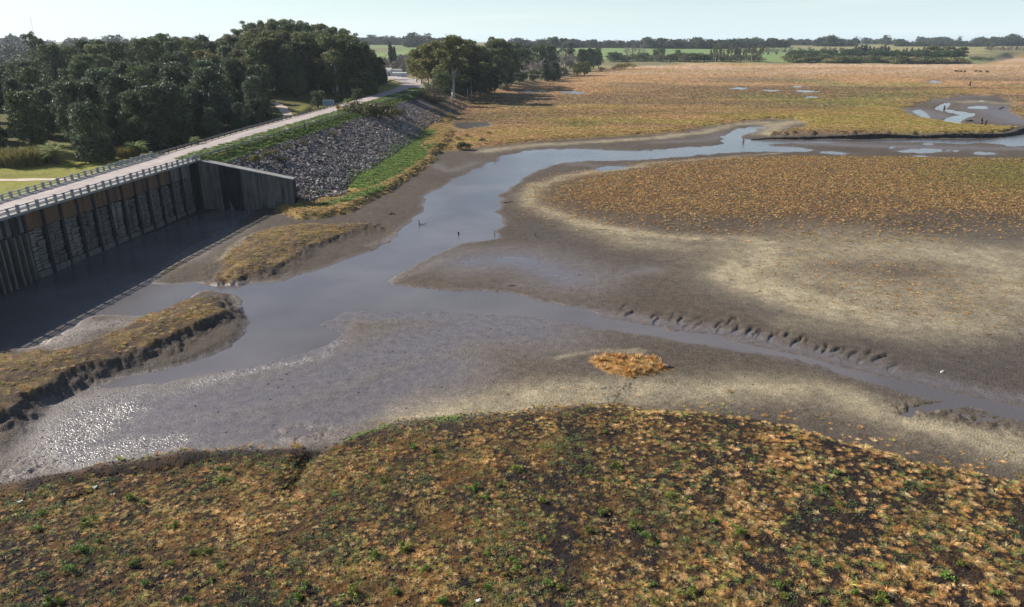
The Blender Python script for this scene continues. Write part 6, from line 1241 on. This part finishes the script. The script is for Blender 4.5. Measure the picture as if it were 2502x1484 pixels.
# ------------------------------------------------------------------ cattle, house, mast, far buildings
def cow_me():
    b = MB()
    prof = [(-1.15, 1.05, .18, .22), (-.95, 1.1, .33, .42), (-.4, 1.02, .38, .46), (.25, 1.0, .36, .45), (.7, 1.08, .30, .40), (.95, 1.12, .2, .28)]; n = 8
    for x, z, ry, rz in prof:
        for i in range(n): a = 2*math.pi*i/n; b.v.append((x, ry*math.cos(a), z+rz*math.sin(a)))
    for k in range(len(prof)-1):
        for i in range(n): b.f.append((k*n+i, k*n+(i+1) % n, (k+1)*n+(i+1) % n, (k+1)*n+i))
    b.f.append(tuple(range(n))); b.f.append(tuple((len(prof)-1)*n+n-1-i for i in range(n)))
    b.path([(.85, 0, 1.15), (1.25, 0, .85), (1.5, 0, .45)], .2, .12, 6); b.path([(1.45, 0, .5), (1.62, 0, .22)], .13, .07, 6)
    for x, y in ((-.8, .2), (-.8, -.2), (.6, .2), (.6, -.2)): b.path([(x, y, .85), (x-.06*(x < 0), y, .45), (x, y, 0)], .12, .06, 5)
    b.path([(-1.12, 0, 1.2), (-1.25, 0, .6)], .035, .02, 4)
    for s in (-1, 1): b.path([(1.3, .1*s, .95), (1.32, .3*s, .92)], .05, .02, 4)
    return b.me('cow', M_COW, True)
cm = cow_me()
for sx, sy, lab in [(3540, 267, 'leftmost dark cow of the line grazing on the far plain'), (3545, 267.5, 'dark cow touching the leftmost one on the far plain'), (3558, 268.5, 'small dark cow second in the line on the far plain'), (3573, 268.5, 'dark cow third in the line on the far plain'), (3614, 267.5, 'small dark cow before the gap on the far plain'), (3630, 268.5, 'dark cow right of the gap on the far plain'), (3655, 269, 'rightmost dark cow of the line on the far plain')]:
    x, y, zg = hit(sx*.6597, sy*.6597+.4); o = obj('cow', cm, None, (x, y, zg)); o.rotation_euler = (0, 0, rt.choice([0, math.pi])+rt.uniform(-.5, .5)); o.scale = (1.5,)*3; o['label'] = lab; o['category'] = 'cow'
def house(px, py, dist, w_, d_, h_, name, label, rot=0.0, flat=True, nwin=3):
    y = dist; x = (px-IW/2)/FPX*y*math.cos(PITCH)*1.0
    for _ in range(4): zg = T1(x, y); x += (px-pix(x, y, zg)[0])/FPX*y
    e_ = empty(name, (x, y, zg), label, 'house', None, rot)
    obj('wall', MB().box((0, 0, h_/2), (w_, d_, h_)).me('wall', M_WHITE), e_)
    if flat: obj('roof', MB().box((0, 0, h_+.12), (w_+.5, d_+.5, .24)).me('roof', M_WHITE), e_)
    else:
        q = MB(); a, c = w_/2+.4, d_/2+.4; q.v = [(-a, -c, h_), (a, -c, h_), (a, c, h_), (-a, c, h_), (-a, 0, h_+2), (a, 0, h_+2)]; q.f = [(0, 1, 5, 4), (2, 3, 4, 5), (0, 4, 3), (1, 2, 5), (3, 2, 1, 0)]; obj('roof', q.me('roof', M_ROOF), e_)
    for i in range(nwin):
        xx = -w_/2+(i+.7)*w_/(nwin+.4); f_ = obj('window', MB().box((xx, -d_/2-.03, h_*.55), (1.3, .1, 1.2)).me('window', M_ROOF), e_); obj('pane', MB().box((xx, -d_/2-.09, h_*.55), (1.0, .04, .9)).me('pane', M_GLASS), f_)
    obj('door', MB().box((w_/2-1.2, -d_/2-.03, 1.05), (.95, .1, 2.1)).me('door', M_GLASS), e_)
    return e_
house(975, 158, 640, 13, 8, 5.5, 'house', 'white flat-roofed house behind the cypresses at the bend')
house(944, 160, 620, 9, 8, 4.5, 'house', 'low white house with a pitched roof left of the cypresses', flat=False)
house(968, 152, 665, 10, 6, 7.5, 'house', 'taller white house block behind the flat-roofed one')
house(8, 138, 520, 14, 8, 4.0, 'house', 'white house at the far left edge beyond the wood', flat=False, nwin=4)
house(38, 128, 700, 12, 8, 4.0, 'house', 'small pale house among trees at the far left', flat=False)
x = (240*.6597-IW/2)/FPX*1500; mz = T1(x, 1500); e_ = empty('radio_mast', (x, 1500, mz), 'very thin lattice radio mast on the left horizon', 'mast'); hh = (CAM_H-mz)+(104-51)/FPX*1500*1.05
q = MB()
for sx, sy in ((-.5, -.3), (.5, -.3), (0, .5)): q.tube((sx, sy, 0), (sx*.6, sy*.6, hh), .09, .07, 4)
obj('lattice', q.me('lattice', M_RED), e_); q = MB()
for k in range(0, int(hh)-2, 2): q.tube((-.5, -.3, k), (.5, -.3, k+2), .05, .05, 3); q.tube((.5, -.3, k), (0, .5, k+2), .05, .05, 3)
obj('bracing', q.me('bracing', M_RED), e_)

# ------------------------------------------------------------------ haze over the whole plain
hz = bpy.data.materials.new('haze'); hz.use_nodes = True; t_ = hz.node_tree; t_.nodes.clear(); pv = t_.nodes.new('ShaderNodeVolumePrincipled'); mo = t_.nodes.new('ShaderNodeOutputMaterial')
pv.inputs['Color'].default_value = (.80, .90, 1, 1); pv.inputs['Density'].default_value = 0.000055; pv.inputs['Anisotropy'].default_value = .3; t_.links.new(pv.outputs[0], mo.inputs['Volume'])
hb = MB(); hb.box((0, 0, 29), (28400, 28400, 63)); o = obj('haze', hb.me('haze', hz)); o['kind'] = 'stuff'; o['label'] = 'thin blue haze over the plain'
# ------------------------------------------------------------------ cut earth bank along the far channel
ln_ = W([(1838, 341.5), (1950, 340.5), (2080, 339), (2250, 337.5), (2400, 336.5), (2440, 335), (2475, 329), (2502, 324), (2600, 318)], 0.1); v = []; f = []; n = 0
rk_ = random.Random(8)
for i in range(len(ln_)-1):
    L_ = int(np.hypot(*(ln_[i+1]-ln_[i]))/.8)
    for k in range(L_):
        p = lerp(ln_[i], ln_[i+1], k/L_); fr = min(1, n/40); hh = (1.55+.35*math.sin(n*.13)+rk_.uniform(-.15, .15))*(.25+.75*fr)
        for t, oy in ((0, -.9), (.3, -.45), (.62, -.3), (.9, -.2), (1, .3), (1, 3.5)): v.append((p[0], p[1]+oy+.5*math.sin(n*.21)+rk_.uniform(-.22, .22), -.25+t*(hh+.25)-(.25 if oy == 3.5 else 0)))
        n += 1
for i in range(n-1):
    for k in range(5): f.append((i*6+k, (i+1)*6+k, (i+1)*6+k+1, i*6+k+1))
obj('earth_bank', mesh('earth_bank', v, f, simple('dark_bank_earth', (.03, .024, .02), (.065, .05, .038), 1.2, .95, .6, .1)), kind='structure')
